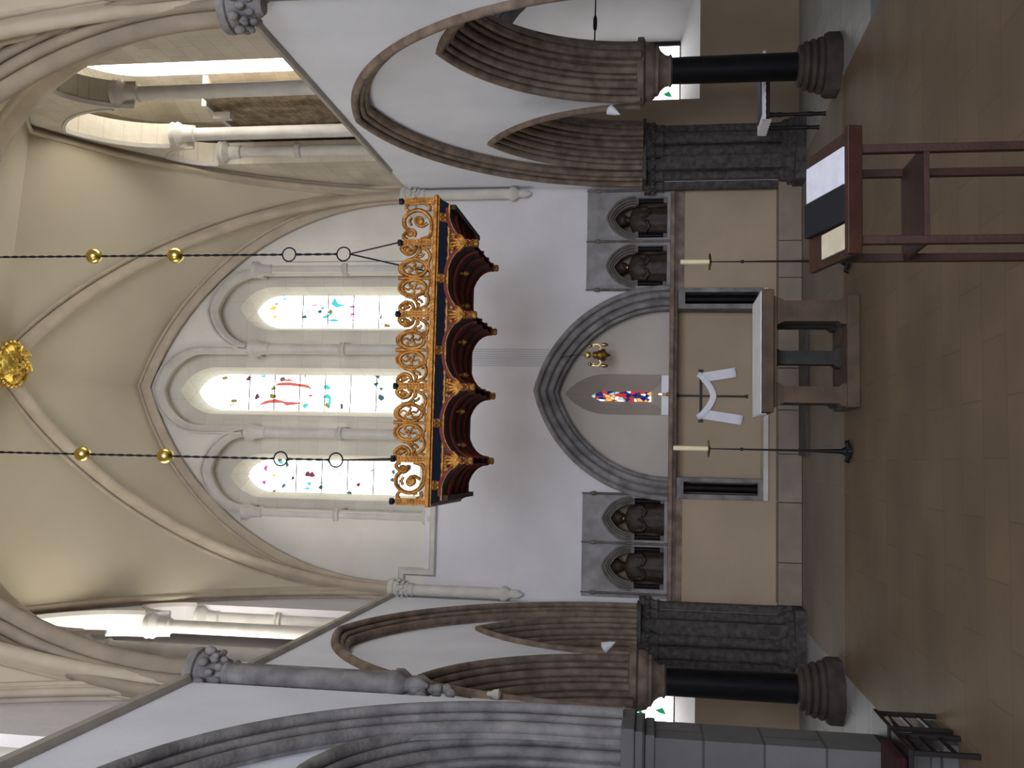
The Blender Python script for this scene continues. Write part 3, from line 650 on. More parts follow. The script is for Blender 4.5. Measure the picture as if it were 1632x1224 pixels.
# shafts that carry the vault: corners and piers
def vshafts(pts, z0, z1, r=0.075, mt='grey', R=0.17, cc=None):
    s_, c_ = MB(), MB(); mx = sum(p[0] for p in pts)/len(pts); my = sum(p[1] for p in pts)/len(pts)
    if cc: mx, my = cc
    for x, y in pts:
        s_.lathe([(r, z0), (r, z1)], (x, y, 0), 14)
        c_.lathe([(0.015, z0-0.30), (r*0.8, z0-0.22), (r*0.7, z0-0.12), (r*1.35, z0-0.05), (r*1.35, z0), (r, z0+0.03)], (x, y, 0), 14)
        c_.lathe([(r, z1-0.02), (r*1.25, z1+0.01), (r*1.05, z1+0.04)], (x, y, 0), 14)
    c_.lathe([(r*1.2, z1), (R*0.62, z1+0.08), (R*0.7, z1+0.18), (R*0.95, z1+0.25), (R*0.95, z1+0.27), (R*1.08, z1+0.28), (R*1.12, z1+0.31), (R*1.08, z1+0.35), (R*0.6, z1+0.36)], (mx, my, 0), 22)
    for row, (zz, rr, sz, n_) in enumerate(((0.09, 0.66, 0.16, 8), (0.15, 0.80, 0.17, 8), (0.21, 1.0, 0.19, 8), (0.13, 0.95, 0.12, 8))):
        for k in range(n_):
            a = (k+0.5*(row % 2))*2*PI/n_
            c_.ell((mx+math.cos(a)*R*rr, my+math.sin(a)*R*rr, z1+zz), (R*sz, R*sz, R*sz*1.25), 9, 7)
    r_ = struct(s_, 'trim_23', M[mt]); struct(c_, 'capital', M[mt], r_)
vshafts([(2.76, 13.80)], 4.12, 5.42, 0.08, 'shaft_pale', 0.13); vshafts([(-3.05, 13.80)], 4.12, 5.42, 0.08, 'shaft_pale', 0.13)
vshafts([(-2.975, 7.83), (-2.955, 7.66)], 4.05, 5.42, 0.082, 'grey', 0.21, (-3.0, 7.75))
vshafts([(2.89, 7.80), (2.91, 7.66)], 4.05, 5.42, 0.065, 'grey', 0.21, (2.76, 7.75))
struct(MB().box(-3.16, -3.03, 7.58, 7.88, 3.9, SZ), 'wall_left_pilaster', M['plaster'])
for X in (-3.03, 2.95):
    c = MB()
    for a, z in ((0.05, 3.86), (-0.08, 3.84), (0, 3.66)):
        for k in range(7): c.ell((X+0.05*random.random(), 7.74+a+random.uniform(-.05, .05), z+random.uniform(-.08, .08)), (0.04, 0.04, 0.045), 8, 6)
    struct(c, 'trim_24', M['grey'])
# boss
def boss():
    c = Vector((CX+0.03, 10.82, 9.80)); t = tag(bpy.data.objects.new('vault_boss', None), 'large round gilded foliage boss where the vault ribs meet overhead', 'boss')
    COL.objects.link(t); t.location = (c.x, c.y, c.z+0.2)
    MB().lathe([(0.02, -0.10), (0.12, -0.11), (0.22, -0.06), (0.27, 0.04), (0.28, 0.14), (0.22, 0.24)], c, 28).build('disc', M['boss'], t)
    m = MB()
    for k in range(22):
        a = 2*PI*k/22; m.ell((c.x+0.265*math.cos(a), c.y+0.265*math.sin(a), c.z+0.02), (0.035, 0.035, 0.035), 8, 6)
    for k in range(7):
        a = 2*PI*k/7
        pts = [(c.x+(0.05+0.17*i/8)*math.cos(a+0.12*i), c.y+(0.05+0.17*i/8)*math.sin(a+0.12*i), c.z-0.115+0.03*(i/8)**2) for i in range(9)]
        m.tube(pts, 0.022, 6)
        for j in range(3): m.ell((c.x+(0.12+0.045*j)*math.cos(a+0.5+0.1*j), c.y+(0.12+0.045*j)*math.sin(a+0.5+.1*j), c.z-0.11+0.015*j), (0.028, 0.028, 0.022), 8, 6)
    m.ell((c.x, c.y, c.z-0.12), (0.05, 0.05, 0.03), 12, 8)
    m.build('foliage', M['boss'], t)
boss()
# ------------------------------------------------------------------ aisles
def aisle(sg, X0, XO, nm, wx0, wx1, wz0, wz1, sx0, sx1):
    m = MB()
    a, b = sorted((X0, XO))
    wi = [(wx0, wz0), (wx0, wz1), (wx1, wz1), (wx1, wz0)]
    wo = [(sx0, wz0-0.28), (sx0, wz1+0.5), (sx1, wz1+0.5), (sx1, wz0-0.28)]
    m.plate([(a, -0.1), (b, -0.1), (b, 6.0), (a, 6.0)], [wo], mE, 0.0, 0.01)
    struct(MB().loft([[mE(p, q, 0.0) for p, q in wo], [mE(p, q, 0.75) for p, q in wi]], True, False), 'wall_'+nm+'_window_reveal', M['plaster_e'])
    m.plate([(a, -0.1), (b, -0.1), (b, 6.0), (a, 6.0)], [wi], mE, 0.75, 0.80)
    struct(m, 'wall_'+nm+'_aisle_end', M['plaster_low'])  # aisle dimness put into the wall colour; the lit reveal keeps paler limewash
    struct(MB().box(*sorted((XO, XO+sg*0.3)), -8, 14.9, -0.4, 6.0), 'wall_'+nm+'_aisle', M['plaster'])
    m = MB().box(a, b, -8, 14.9, 5.5, 5.7)
    struct(m, 'ceiling_aisle', M['vault'])
    g = struct(MB().plate(wi, [], mE, 0.735, 0.75), 'window_6', M['glass_a'])
    f = MB()
    f.box(wx0-0.03, wx1+0.03, EY+0.70, EY+0.735, wz0-0.04, wz0).box(wx0-0.03, wx0+0.02, EY+0.70, EY+0.735, wz0, wz1).box(wx1-0.03, wx1+0.04, EY+0.70, EY+0.735, wz0, wz1)
    z = wz0+0.62
    f.box((wx0+wx1)/2+0.03, (wx0+wx1)/2+0.06, EY+0.70, EY+0.735, wz0, wz1)
    while z < wz1: f.box(wx0, wx1, EY+0.70, EY+0.73, z, z+0.035); z += 0.62
    f.build('frame', M['lead'], g)
    k = MB()
    for i in range(7):
        z = wz0+0.10+i*0.34
        k.plate([(wx1-0.30, z), (wx1-0.20, z+0.05), (wx1-0.24, z+0.16), (wx1-0.28, z+0.10)], [], mE, 0.725, 0.732)
        k.plate([(wx0+0.16, z), (wx0+0.26, z+0.05), (wx0+0.22, z+0.14), (wx0+0.18, z+0.10)], [], mE, 0.725, 0.732)
    k.build('green_leaf_pieces', M['glass_green'], g)
aisle(1, 3.62, 7.1, 'right', 4.30, 5.30, 1.68, 4.2, 4.15, 6.0)
aisle(-1, -3.9, -7.4, 'left', -5.9, -4.50, 1.68, 4.2, -6.3, -4.30)
# diagonal rib of the right aisle vault
m = MB(); mp = lambda a, b, d: (a, 12.5+d, b)
m.sweep([(3.7, 4.62), (4.2, 4.52), (4.6, 4.32), (5.0, 4.02), (5.4, 3.62), (5.8, 3.12), (6.2, 2.5), (6.5, 2.0)][::-1], [(-o*0.9, d*0.8) for o, d in ribp], mp)
struct(m, 'trim_25', M['grey'])
# ------------------------------------------------------------------ hanging tester
def tester():
    x0, x1, yf, yb = -1.62, 1.50, 9.45, 10.95
    t = thing('hanging_tester', (-0.05, 10.2, 3.78), 'long navy, red and gold canopy with pierced gilded cresting, hanging above the altar', 'canopy')
    P = [-1.166, -0.431, 0.304, 1.040]; zt, zb, zp = 4.205, 4.10, 3.86
    bay_ = 0.735
    # frieze band, overhanging outwards and upwards
    q = MB(); q.hull8([(x0-.0, yf, zt), (x0+.05, yf+.07, zb), (x0, yb+.1, zt), (x0+.05, yb+.03, zb), (x1, yf, zt), (x1-.05, yf+.07, zb), (x1, yb+.1, zt), (x1-.05, yb+.03, zb)])
    q.build('frieze', M['navy'], t)
    q = MB()
    for y in (yf-0.01, yb+0.09): q.box(x0-.02, x1+.02, y-.02, y+.05, zt, zt+.035)
    for x in (x0, x1-.02): q.box(x-.02, x+.05, yf, yb+.1, zt, zt+.035)
    q.box(x0-.01, x1+.01, yf-.005, yf+.02, zt-.02, zt)
    q.build('cornice', M['gold'], t, bevel=0.006)
    # spandrel walls with arches, front and back
    def archline(dx=0.0):
        pts = []
        ends = [(x0+.05)]+P+[(x1-.05)]
        def bulge(a, b, n=14):
            c = (a+b)/2; s = (b-a)/2-0.03
            return [(c-s*math.cos(PI*i/n), zp-.01+0.25*math.sin(PI*i/n)**0.95) for i in range(n+1)]
        first = bulge(P[0]-bay_, P[0]); first = [p for p in first if p[0] > x0+.06]
        last = bulge(P[-1], P[-1]+bay_); last = [p for p in last if p[0] < x1-.06]
        L = [first]+[bulge(P[i], P[i+1]) for i in range(3)]+[last]
        return L
    L = archline()
    flat = [p for l in L for p in l]
    poly = [(x0+.05, flat[0][1])]+flat+[(x1-.05, flat[-1][1]), (x1-.05, zb+.01), (x0+.05, zb+.01)]
    for y in (yf+.07, 10.78):
        f = MB().plate(poly, [], lambda a, b, d: (a, y+d, b), 0, .05).build('spandrel_panel', M['umber'], t)
        if y < 10:
            e = MB()
            for l in L: e.sweep([(a, b) for a, b in l], [(0.004, -0.012), (0.014, -0.012), (0.014, 0.005), (0.004, 0.005)], lambda a, b, d: (a, y+d, b))
            e.build('gold_edging', M['gold'], f)
            e = MB()
            for l in L: e.sweep([(a, b) for a, b in l], [(0.012, -0.022), (0.040, -0.022), (0.046, 0.0), (0.046, 0.01), (0.012, 0.01)], lambda a, b, d: (a, y+d, b))
            e.build('red_moulding', M['red'], f)
    # painted barrel soffits between the two rows, one per bay
    for l in L:
        q = MB()
        q.loft([[(a, yf+.07+.05, b) for a, b in l], [(a, 10.79, b) for a, b in l]], False, True)
        up = [[(a, yf+.07+.05, b+.02) for a, b in l], [(a, 10.79, b+.02) for a, b in l]]
        q.loft(up, False, True)
        s_ = q.build('painted_soffit', M['umber'], t)
        # ribs and small gilded bosses on the soffit
        for yy in (9.80, 10.12, 10.45, 10.74): MB().tube([(a, yy, b-.010) for a, b in l], 0.020, 6).build('soffit_rib', M['red'], s_)
        if len(l) > 8:
            for dx, dy, dz in ((0.30, 9.96, 0), (0.70, 9.98, 0)):
                i = int(dx*(len(l)-1)); a, b = l[i]
                MB().lathe([(0.004, -0.10), (0.024, -0.08), (0.034, -0.055), (0.018, -0.03), (0.026, 0)], (a, dy, b-.01), 10).build('soffit_boss', M['gold'], s_)
    # side panels
    for x in (x0+.05, x1-.10):
        MB().box(x, x+.05, yf+.1, 10.95, zb-.06, zb+.01).build('side_panel', M['umber'], t)
    # gilded leaf spandrels and pendants
    for i, px in enumerate(P):
        s_ = MB()
        for k in range(7):
            a = math.radians(90+(k-3)*15); r = 0.185 if abs(k-3) < 2 else 0.13
            pts = [(px+math.cos(a)*r*j/5, yf+.055-.012*math.sin(PI*j/5), zp+.045+math.sin(a)*r*j/5) for j in range(6)]
            s_.tube(pts, [.008, .014, .018, .02, .018, .006], 6)
        for k in range(8): s_.ell((px+random.uniform(-.10, .10), yf+.06, zb-.03-random.random()*.03), (.024, .015, .02), 8, 6)
        s_.build('leaf_spandrel', M['gold'], t)
        for y, m_ in ((yf+.08, 1), (10.80, 1)):
            MB().lathe([(.012, zp-.075), (.035, zp-.07), (.042, zp-.05), (.036, zp-.03), (.048, zp-.012), (.04, zp+.0), (.03, zp+.02), (.05, zp+.04)], (px, y, 0), 8).build('pendant', M['gold'], t)
        # red flared necks between pendant and vault
        for y in (yf+.10, 10.78):
            MB().lathe([(.03, zp-.02), (.032, zp+.03), (.045, zp+.07), (.07, zp+.12), (.12, zp+.165)], (px, y, 0), 12, sy=0.6).build('neck', M['red'], t)
    # frieze ornament: square gilded blocks and battlement edge
    mids = [x0+.20, (P[0]+P[1])/2, (P[1]+P[2])/2, (P[2]+P[3])/2, x1-.20]
    for x in mids:
        b = MB().hull8([(x-.045, yf-.005, zt-.002), (x-.045, yf+.065, zb+.005), (x-.045, yf+.03, zt), (x-.045, yf+.10, zb), (x+.045, yf-.005, zt-.002), (x+.045, yf+.065, zb+.005), (x+.045, yf+.03, zt), (x+.045, yf+.10, zb)])
        for k in range(4): b.ell((x-.022+.044*(k % 2), yf+.012+(k//2)*.03, zt-.03-(k//2)*.045), (.015, .012, .015), 8, 6)
        b.build('frieze_block', M['gold'], t)
    b = MB(); x = x0+.05
    while x < x1-.06:
        b.hull8([(x, yf+.050, zb+.035), (x, yf+.068, zb), (x, yf+.07, zb+.035), (x, yf+.09, zb), (x+.055, yf+.050, zb+.035), (x+.055, yf+.068, zb), (x+.055, yf+.07, zb+.035), (x+.055, yf+.09, zb)])
        x += .105
    b.box(x0+.05, x1-.05, yf+.064, yf+.085, zb-.008, zb+.006)
    b.build('battlement_edge', M['gold'], t)
    # cresting
    z0 = zt+.035
    def post(x, y, first=False):
        p = MB().box(x-.034, x+.034, y-.02, y+.03, z0, z0+.315)
        for k in range(9): p.ell((x-.012, y-.022, z0+.03+k*.032), (.008, .006, .012), 6, 4); p.ell((x+.012, y-.022, z0+.03+k*.032), (.008, .006, .012), 6, 4)
        o = p.build('post', M['gold'], t, bevel=0.004)
        MB().lathe([(.018, z0+.315), (.02, z0+.33), (.034, z0+.34), (.034, z0+.375), (.01, z0+.38)], (x, y+.005, 0), 8).build('finial', M['iron'], o, label='dark turned finial')
    def crest(xa, xb, half, y, mir=1):
        """one bay of pierced scrollwork between two posts; half=True gives a single scroll for the short end bays"""
        q = MB(); w_ = xb-xa
        def mp(u, h): return (xa+u if mir > 0 else xb-u, y, z0+h)
        def half_bay(f):
            R_ = lambda pts, r=.014: q.tube(smooth([f(*p) for p in pts]), r*1.25, 7)
            q.ell(f(.075, .27), (.035, .014, .035), 8, 6); q.ell(f(.09, .14), (.03, .014, .02), 8, 6); q.ell(f(.20, .075), (.03, .014, .02), 8, 6)
            R_([(.03, .28), (.05, .335), (.09, .32), (.12, .27), (.10, .21), (.055, .19), (.03, .22)], .017)          # leaf beside the post
            R_([(.075, .265), (.07, .245), (.085, .235)], .016)
            R_([(.03, .16), (.08, .15), (.13, .17), (.165, .21)], .013)
            R_([(.03, .13), (.06, .11), (.09, .06), (.14, .035), (.20, .05), (.235, .07)], .015)                        # C scroll at the foot
            R_([(.045, .03), (.06, .07), (.05, .11)], .012); R_([(.11, .10), (.14, .12), (.15, .16)], .012)
            el = [(.268+.082*math.cos(2*PI*k/28), .195+.125*math.sin(2*PI*k/28)) for k in range(28)]
            q.tube([f(*p) for p in el], .021, 7, closed=True)
            for a in (0.3, 1.5, 2.8, 4.1, 5.4): R_([(.268+.02*math.cos(a), .195+.03*math.sin(a)), (.268+.045*math.cos(a+.5), .195+.07*math.sin(a+.5)), (.268+.072*math.cos(a), .195+.11*math.sin(a))], .010)
            q.ell(f(.268, .195), (.022, .016, .026), 8, 6)
            R_([(.17, .15), (.175, .24), (.205, .30), (.25, .345), (.30, .34), (.335, .30)], .015)
            R_([(.225, .045), (.27, .05), (.30, .03), (.36, .03)], .012)
        if half:
            f = mp; R_ = lambda pts, r=.015: q.tube(smooth([f(*p) for p in pts]), r*1.15, 7)
            W2 = w_-.03
            R_([(.03, .28), (.06, .32), (.10, .30), (.13, .24), (.10, .20), (.06, .21)], .018); q.ell(f(.09, .25), (.035, .016, .04), 8, 6)
            R_([(.03, .14), (.06, .05), (.14, .025), (.24, .04), (.31, .10), (.335, .18), (.31, .26), (.25, .315), (.17, .31), (.135, .27)], .020)
            R_([(.20, .07), (.17, .12), (.18, .17), (.23, .20), (.26, .17), (.24, .13)], .016); q.ell(f(.22, .155), (.045, .018, .05), 10, 8)
            R_([(.18, .24), (.22, .26), (.26, .24)], .014)
            R_([(.31, .26), (.36, .30), (min(.40, W2), .28)], .016); R_([(.32, .06), (.37, .05), (min(.41, W2), .10)], .015)
        else:
            half_bay(mp)
            half_bay(lambda u, h: mp(w_-u, h))
            q.tube([mp(w_/2, .02), mp(w_/2, .36)], [.016, .022], 7)
        q.box(xa, xb, y-.012, y+.012, z0-.01, z0+.018)
        q.build('cresting', M['gold'], t)
    for y in (yf+.02, yb+.07):
        for x in [x0+.03]+P+[x1-.03]: post(x, y)
        for i in range(3): crest(P[i], P[i+1], False, y)
        crest(x0+.03, P[0], True, y, -1); crest(P[3], x1-.03, True, y, 1)
    return t
tester()
# wait-free suspension ropes with gilded balls
def rope(x, label):
    y = 10.30
    t = thing('hanging_rope', (x, y, 4.62), label, 'rope', None)
    L = []
    seg = 6
    r = MB()
    def twist(z0, z1):
        n = max(4, int((z1-z0)/0.02))
        for ph in (0, PI): r.tube([(x+.007*math.cos(ph+i*0.55), y+.007*math.sin(ph+i*0.55), z0+(z1-z0)*i/n) for i in range(n+1)], 0.0075, 5)
    twist(6.19, 9.86); twist(5.55, 6.03)
    r.build('rope', M['rope'], t)
    for z in (6.11, 5.47):
        MB().tube([(x+.078*math.cos(2*PI*k/28), y, z+.078*math.sin(2*PI*k/28)) for k in range(28)], .0085, 8, closed=True).build('ring', M['iron'], t)
    for z in (8.495, 7.48):
        MB().ell((x, y, z), (.088, .088, .095), 28, 18).build('gilded_ball', M['gold_b'], t, label='gilded ball threaded on the dark rope')
    xe = 1.04 if x > 0 else -1.166
    for e in ((xe, 9.475), (xe, 11.025)): MB().tube([(x, y, 5.40), (e[0], e[1], 4.622)], .009, 6).build('strap', M['iron'], t)
rope(1.11, 'dark rope with two gilded balls and rings, on the lectern side of the canopy')
rope(-1.195, 'dark rope with two gilded balls and rings, crossing the window farthest from the lectern')
tag(MB().tube([(1.05, 10.42, 6.2), (1.05, 10.42, 4.5)], .003, 6).build('safety_wire', M['iron']), 'thin straight black wire close beside the rings of the rope on the lectern side', 'wire')
for i in range(8):
    x = 0.225+i*0.034
    tag(MB().tube([(x, EY-.012, 3.52-0.0), (x, EY-.012, 5.1)], .0028, 5).build('wall_wire', M['wire']), 'thin grey wire running straight up the pale wall above the pointed recess', 'wire', 'thin wires on the east wall')
# ------------------------------------------------------------------ hanging lamp in the recess, and the tiny flame
t = thing('hanging_lamp', (0.37, 13.72, 2.62), 'small ornate brass lamp hanging inside the pointed recess, off to the lectern side', 'lamp')
c = (0.37, 13.72, 0)
MB().lathe([(.004, 2.62), (.02, 2.645), (.035, 2.67), (.085, 2.70), (.095, 2.74), (.07, 2.76), (.075, 2.80), (.05, 2.82), (.055, 2.86), (.03, 2.88)], c, 16).build('bowl', M['brass'], t)
MB().ell((0.37, 13.72, 2.945), (.05, .05, .05), 16, 12).build('globe', M['gold_b'], t)
for sx in (-1, 1):
    m = MB().tube([(0.37+sx*.05, 13.72, 2.80), (0.37+sx*.11, 13.72, 2.76), (0.37+sx*.155, 13.72, 2.80), (0.37+sx*.15, 13.72, 2.88), (0.37+sx*.12, 13.72, 2.86)], .009, 6)
    m.lathe([(.01, 2.66), (.03, 2.70), (.022, 2.75)], (0.37+sx*.15, 13.72, 0), 10); m.ell((0.37+sx*.13, 13.72, 2.92), (.025, .02, .03), 8, 6); m.build('scroll_arm', M['brass'], t)
MB().tube([(0.37, 13.72, 2.99), (0.37, 13.72, 3.12), (0.36, 13.86, 3.30), (0.36, 13.93, 3.34)], .004, 5).build('chain', M['iron'], t)
t = thing('votive_light', (CX, 14.15, 1.80), 'tiny lit candle under the small stained lancet inside the pointed recess', 'candle')
MB().lathe([(.03, 1.80), (.03, 1.82), (.018, 1.83), (.016, 1.89)], (CX, 14.15, 0), 12).build('cup', M['brass'], t)
MB().ell((CX, 14.15, 1.92), (.011, .011, .026), 10, 8).build('flame', M['flame'], t)
struct(MB().box(CX-0.35, CX+0.35, EY+0.10, EY+0.42, 1.765, 1.80), 'trim_26', M['shaft_pale'])
# ------------------------------------------------------------------ altar
t = thing('stone_altar', (0, 10.28, 0), 'low brown sandstone altar table on short pillars, standing before the east wall', 'altar')
m = MB().box(-.62, .62, 9.85, 10.72, .825, .945)
m.build('slab', M['altar'], t, bevel=0.012)
MB().box(-.56, .56, 9.91, 10.66, .79, .826).build('moulding', M['altar'], t, bevel=0.008)
MB().box(-.56, .56, 9.84, 10.66, 0, .125).build('base', M['altar'], t, bevel=0.015)
for x, y, w_, d_, mt in ((.405, 9.98, .105, .09, 'altar'), (-.435, 9.98, .082, .085, 'altar'), (-.035, 10.25, .07, .08, 'altar_g'), (.40, 10.52, .09, .08, 'altar_g'), (-.42, 10.52, .08, .08, 'altar_g')):
    p = MB().box(x-w_, x+w_, y-d_, y+d_, .20, .72)
    p.hull8([(x-w_, y-d_, .72), (x-w_-.035, y-d_-.02, .79), (x-w_, y+d_, .72), (x-w_-.035, y+d_+.02, .79), (x+w_, y-d_, .72), (x+w_+.035, y-d_-.02, .79), (x+w_, y+d_, .72), (x+w_+.035, y+d_+.02, .79)])
    p.hull8([(x-w_-.03, y-d_-.02, .125), (x-w_-.03, y-d_-.02, .16), (x-w_-.03, y+d_+.02, .125), (x-w_-.03, y+d_+.02, .16), (x+w_+.03, y-d_-.02, .125), (x+w_+.03, y-d_-.02, .16), (x+w_+.03, y+d_+.02, .125), (x+w_+.03, y+d_+.02, .16)])
    p.hull8([(x-w_-.03, y-d_-.02, .16), (x-w_, y-d_, .20), (x-w_-.03, y+d_+.02, .16), (x-w_, y+d_, .20), (x+w_+.03, y-d_-.02, .16), (x+w_, y-d_, .20), (x+w_+.03, y+d_+.02, .16), (x+w_, y+d_, .20)])
    p.build('pillar', M[mt], t, label='dark grey pillar' if mt == 'altar_g' else None)
def altar_cloth():
    m = MB(); nx, ny = 40, 16; top = []; 
    def grid(f, nu, nv):
        vs = [f(i/nu, j/nv) for j in range(nv+1) for i in range(nu+1)]
        fs = [(j*(nu+1)+i, j*(nu+1)+i+1, (j+1)*(nu+1)+i+1, (j+1)*(nu+1)+i) for j in range(nv) for i in range(nu)]
        m.add(vs, fs, True)
    x0, x1, y0, y1, z = -.632, .60, 9.845, 10.722, .9535
    def e(x): return 0.004*math.sin(31*x)+0.003*math.sin(57*x+1)
    grid(lambda u, v: (x0+(x1-x0)*u, y0+(y1-y0)*v+(e(u*1.2) if v == 0 else 0), z), nx, ny)
    grid(lambda u, v: (x0-.006-.01*math.sin(u*5)*v, y0+(y1-y0)*u, z-v*(.055+.01*math.sin(u*14))), 20, 5)
    o = m.build('altar_cloth', M['linen']); s = o.modifiers.new('t', 'SOLIDIFY'); s.thickness = 0.005; s.offset = -1
    tag(o, 'white linen cloth spread over the top of the brown stone altar', 'cloth')
altar_cloth()
# cross on the wall and the stole draped over it
def bar(a, b, w0, w1, th=.02):
    m = MB(); return m
t = thing('wall_cross', (CX-.01, 13.88, .66), 'slim black cross with flared ends fixed to the cream wall above the altar', 'cross')
cx = CX-.01
def flare(pts): MB
z0_, z1_ = .665, 1.685
m = MB().plate([(cx-.030, z0_), (cx+.030, z0_), (cx+.016, z0_+.06), (cx+.013, 1.20), (cx+.016, z1_-.06), (cx+.030, z1_), (cx-.030, z1_), (cx-.016, z1_-.06), (cx-.013, 1.20), (cx-.016, z0_+.06)], [], lambda a, b, d: (a, 14.26+d, b), 0, .03)
m.build('upright', M['iron'], t)
m = MB().plate([(cx-.385, 1.298), (cx-.385, 1.372), (cx-.33, 1.356), (cx, 1.352), (cx+.33, 1.356), (cx+.385, 1.372), (cx+.385, 1.298), (cx+.33, 1.316), (cx, 1.318), (cx-.33, 1.316)], [], lambda a, b, d: (a, 14.255+d, b), 0, .03)
m.build('crossbar', M['iron'], t)
def ribbon(path, wv, name='stole'):
    """cloth strip through centre points with a width vector at each"""
    l = []; 
    for (p, w_) in zip(path, wv):
        p = Vector(p); w_ = Vector(w_); l.append([tuple(p-w_+(w_*2)*(k/6)+Vector((0, .004*math.sin(k*1.7), 0))) for k in range(7)])
    return l
m = MB(); Y = 14.235
path = []; wv = []
for sx in (-1, 1): pass
front = []
for i in range(17):
    u = -1+2*i/16; x = cx+u*.315; z = 1.36-.20*(1-abs(u)**1.6)
    tx = Vector((1, 0, .40*abs(u)**.6*(1 if u > 0 else -1))).normalized(); nrm = Vector((-tx.z, 0, tx.x))
    front.append(((x, Y-.015, z), nrm*.047))
m.loft(ribbon([p for p, _ in front], [w_ for _, w_ in front]), False)
for sx, zb_ in ((1, .84), (-1, .745)):
    pp = []; ww = []
    for i in range(9):
        f = i/8; x = cx+sx*(.262+.085*f); z = 1.33-(1.33-zb_)*f
        pp.append((x, Y+.004-.006*f, z)); ww.append(Vector((.070, 0, sx*.012)))
    m.loft(ribbon(pp, ww), False)
    m.loft(ribbon([(cx+sx*.315, Y-.015, 1.362), (cx+sx*.31, Y, 1.385), (cx+sx*.285, Y+.012, 1.35)], [Vector((.03, 0, .035*-sx)), Vector((.03, 0, .02*-sx)), Vector((.05, 0, 0))]), False)
o = m.build('draped_stole', M['linen']); s = o.modifiers.new('t', 'SOLIDIFY'); s.thickness = .005
tag(o, 'long white stole looped over the arms of the black cross', 'stole')
# ------------------------------------------------------------------ candle stands
def candle_stand(x, y, label):
    t = thing('candle_stand', (x, y, 0), label, 'candle stand')
    MB().lathe([(.026, .10), (.022, .20), (.013, .45), (.010, .9), (.0085, 1.08), (.018, 1.09), (.018, 1.105), (.0085, 1.12), (.006, 1.42)], (x, y, 0), 12).build('stem', M['iron'], t)
    b = MB().lathe([(.10, .028), (.10, .045), (.05, .06), (.03, .10)], (x, y, 0), 20)
    for k in range(3):
        a = k*2*PI/3+PI/6; b.tube([(x+.07*math.cos(a), y+.07*math.sin(a), .04), (x+.115*math.cos(a), y+.115*math.sin(a), .05), (x+.13*math.cos(a), y+.13*math.sin(a), .012)], [.014, .014, .011], 8)
    b.build('foot', M['iron'], t)
    MB().lathe([(.006, 1.415), (.085, 1.43), (.092, 1.445), (.086, 1.445), (.02, 1.435)], (x, y, 0), 24).build('drip_pan', M['brass'], t)
    return t
candle_stand(-.985, 10.3, 'tall thin black candle stand seen in full beside the altar, clear of the lectern')
candle_stand(.992, 10.3, 'tall thin black candle stand beside the altar, its foot hidden behind the lectern desk')
for x, z1, lb in ((-.985, 1.80, 'thick cream candle on the black stand that is seen in full'), (.992, 1.745, 'thick cream candle on the black stand partly hidden by the lectern')):
    t = thing('altar_candle', (x, 10.3, 1.437), lb, 'candle')
    MB().lathe([(.026, 1.437), (.026, z1-.01), (.020, z1), (.003, z1-.006)], (x, 10.3, 0), 18).build('wax', M['wax'], t)
    MB().tube([(x, 10.3, z1-.005), (x+.002, 10.3, z1+.012)], .002, 5).build('wick', M['iron'], t)
# ------------------------------------------------------------------ lectern and what lies on it
LX0, LX1, LY0, LY1 = -.255, .30, 4.20, 4.62
def lec(x, s, h=0.0):
    """point on the sloping desk: s 0 near .. 1 far, h above the surface"""
    n = Vector((0, -.10, .42)).normalized()
    return (x+0, LY0+(LY1-LY0)*s+n.y*h, 1.178+.115*s+n.z*h)
def lbox(mb, x0, x1, s0, s1, h0, h1, sk=0.0):
    P_ = []
    for x, s in ((x0, s0), (x0+sk, s1), (x1, s0), (x1+sk, s1)):
        for h in (h0, h1): P_.append(lec(x, s, h))
    return mb.hull8(P_)
t = thing('lectern', (.02, 4.4, 0), 'reddish brown wooden lectern with open legs and sloping desk, nearest the camera', 'lectern')
lbox(MB(), LX0, LX1, 0, 1, -.028, 0).build('desk', M['wood'], t, bevel=0.004)
lbox(MB(), LX0, LX1, -.06, .02, -.035, .03).build('book_ledge', M['wood'], t, bevel=0.004)
for x in (-.21, .185):
    for y in (4.20, 4.56):
        zt_ = 1.148 if y < 4.4 else 1.245
        MB().box(x, x+.036, y, y+.036, 0, zt_).build('leg', M['wood'], t, bevel=0.003)
MB().box(-.208, .219, 4.203, 4.593, .862, .884).build('shelf', M['wood'], t, bevel=0.002)
MB().box(-.175, .19, 4.565, 4.585, 1.19, 1.245).build('top_rail', M['wood'], t)
for yy in (4.205, 4.568): MB().box(-.175, .185, yy, yy+.02, .10, .14).build('foot_rail', M['wood'], t)
bk = thing('binder', lec(.12, .5), 'black leather cover lying open on the lectern desk under white sheets', 'book')
lbox(MB(), -.105, .055, .06, .98, .002, .026, .012).build('cover', M['leather'], bk, bevel=0.004)
lbox(MB(), .058, .235, .06, .98, .002, .008, .012).build('right_cover', M['leather'], bk)
ps = MB()
lbox(ps, .060, .225, .09, .95, .009, .020, .010)
o = ps.build('white_sheets', M['paper'], bevel=0.001); tag(o, 'stack of white printed sheets on the lectern desk, at the end near the lace table', 'paper')
lbox(MB(), -.222, -.112, .08, .62, .002, .012).build('open_pages', M['cream'])
tag(bpy.data.objects['open_pages'], 'cream page lying on the lectern desk beyond the black cover', 'paper')
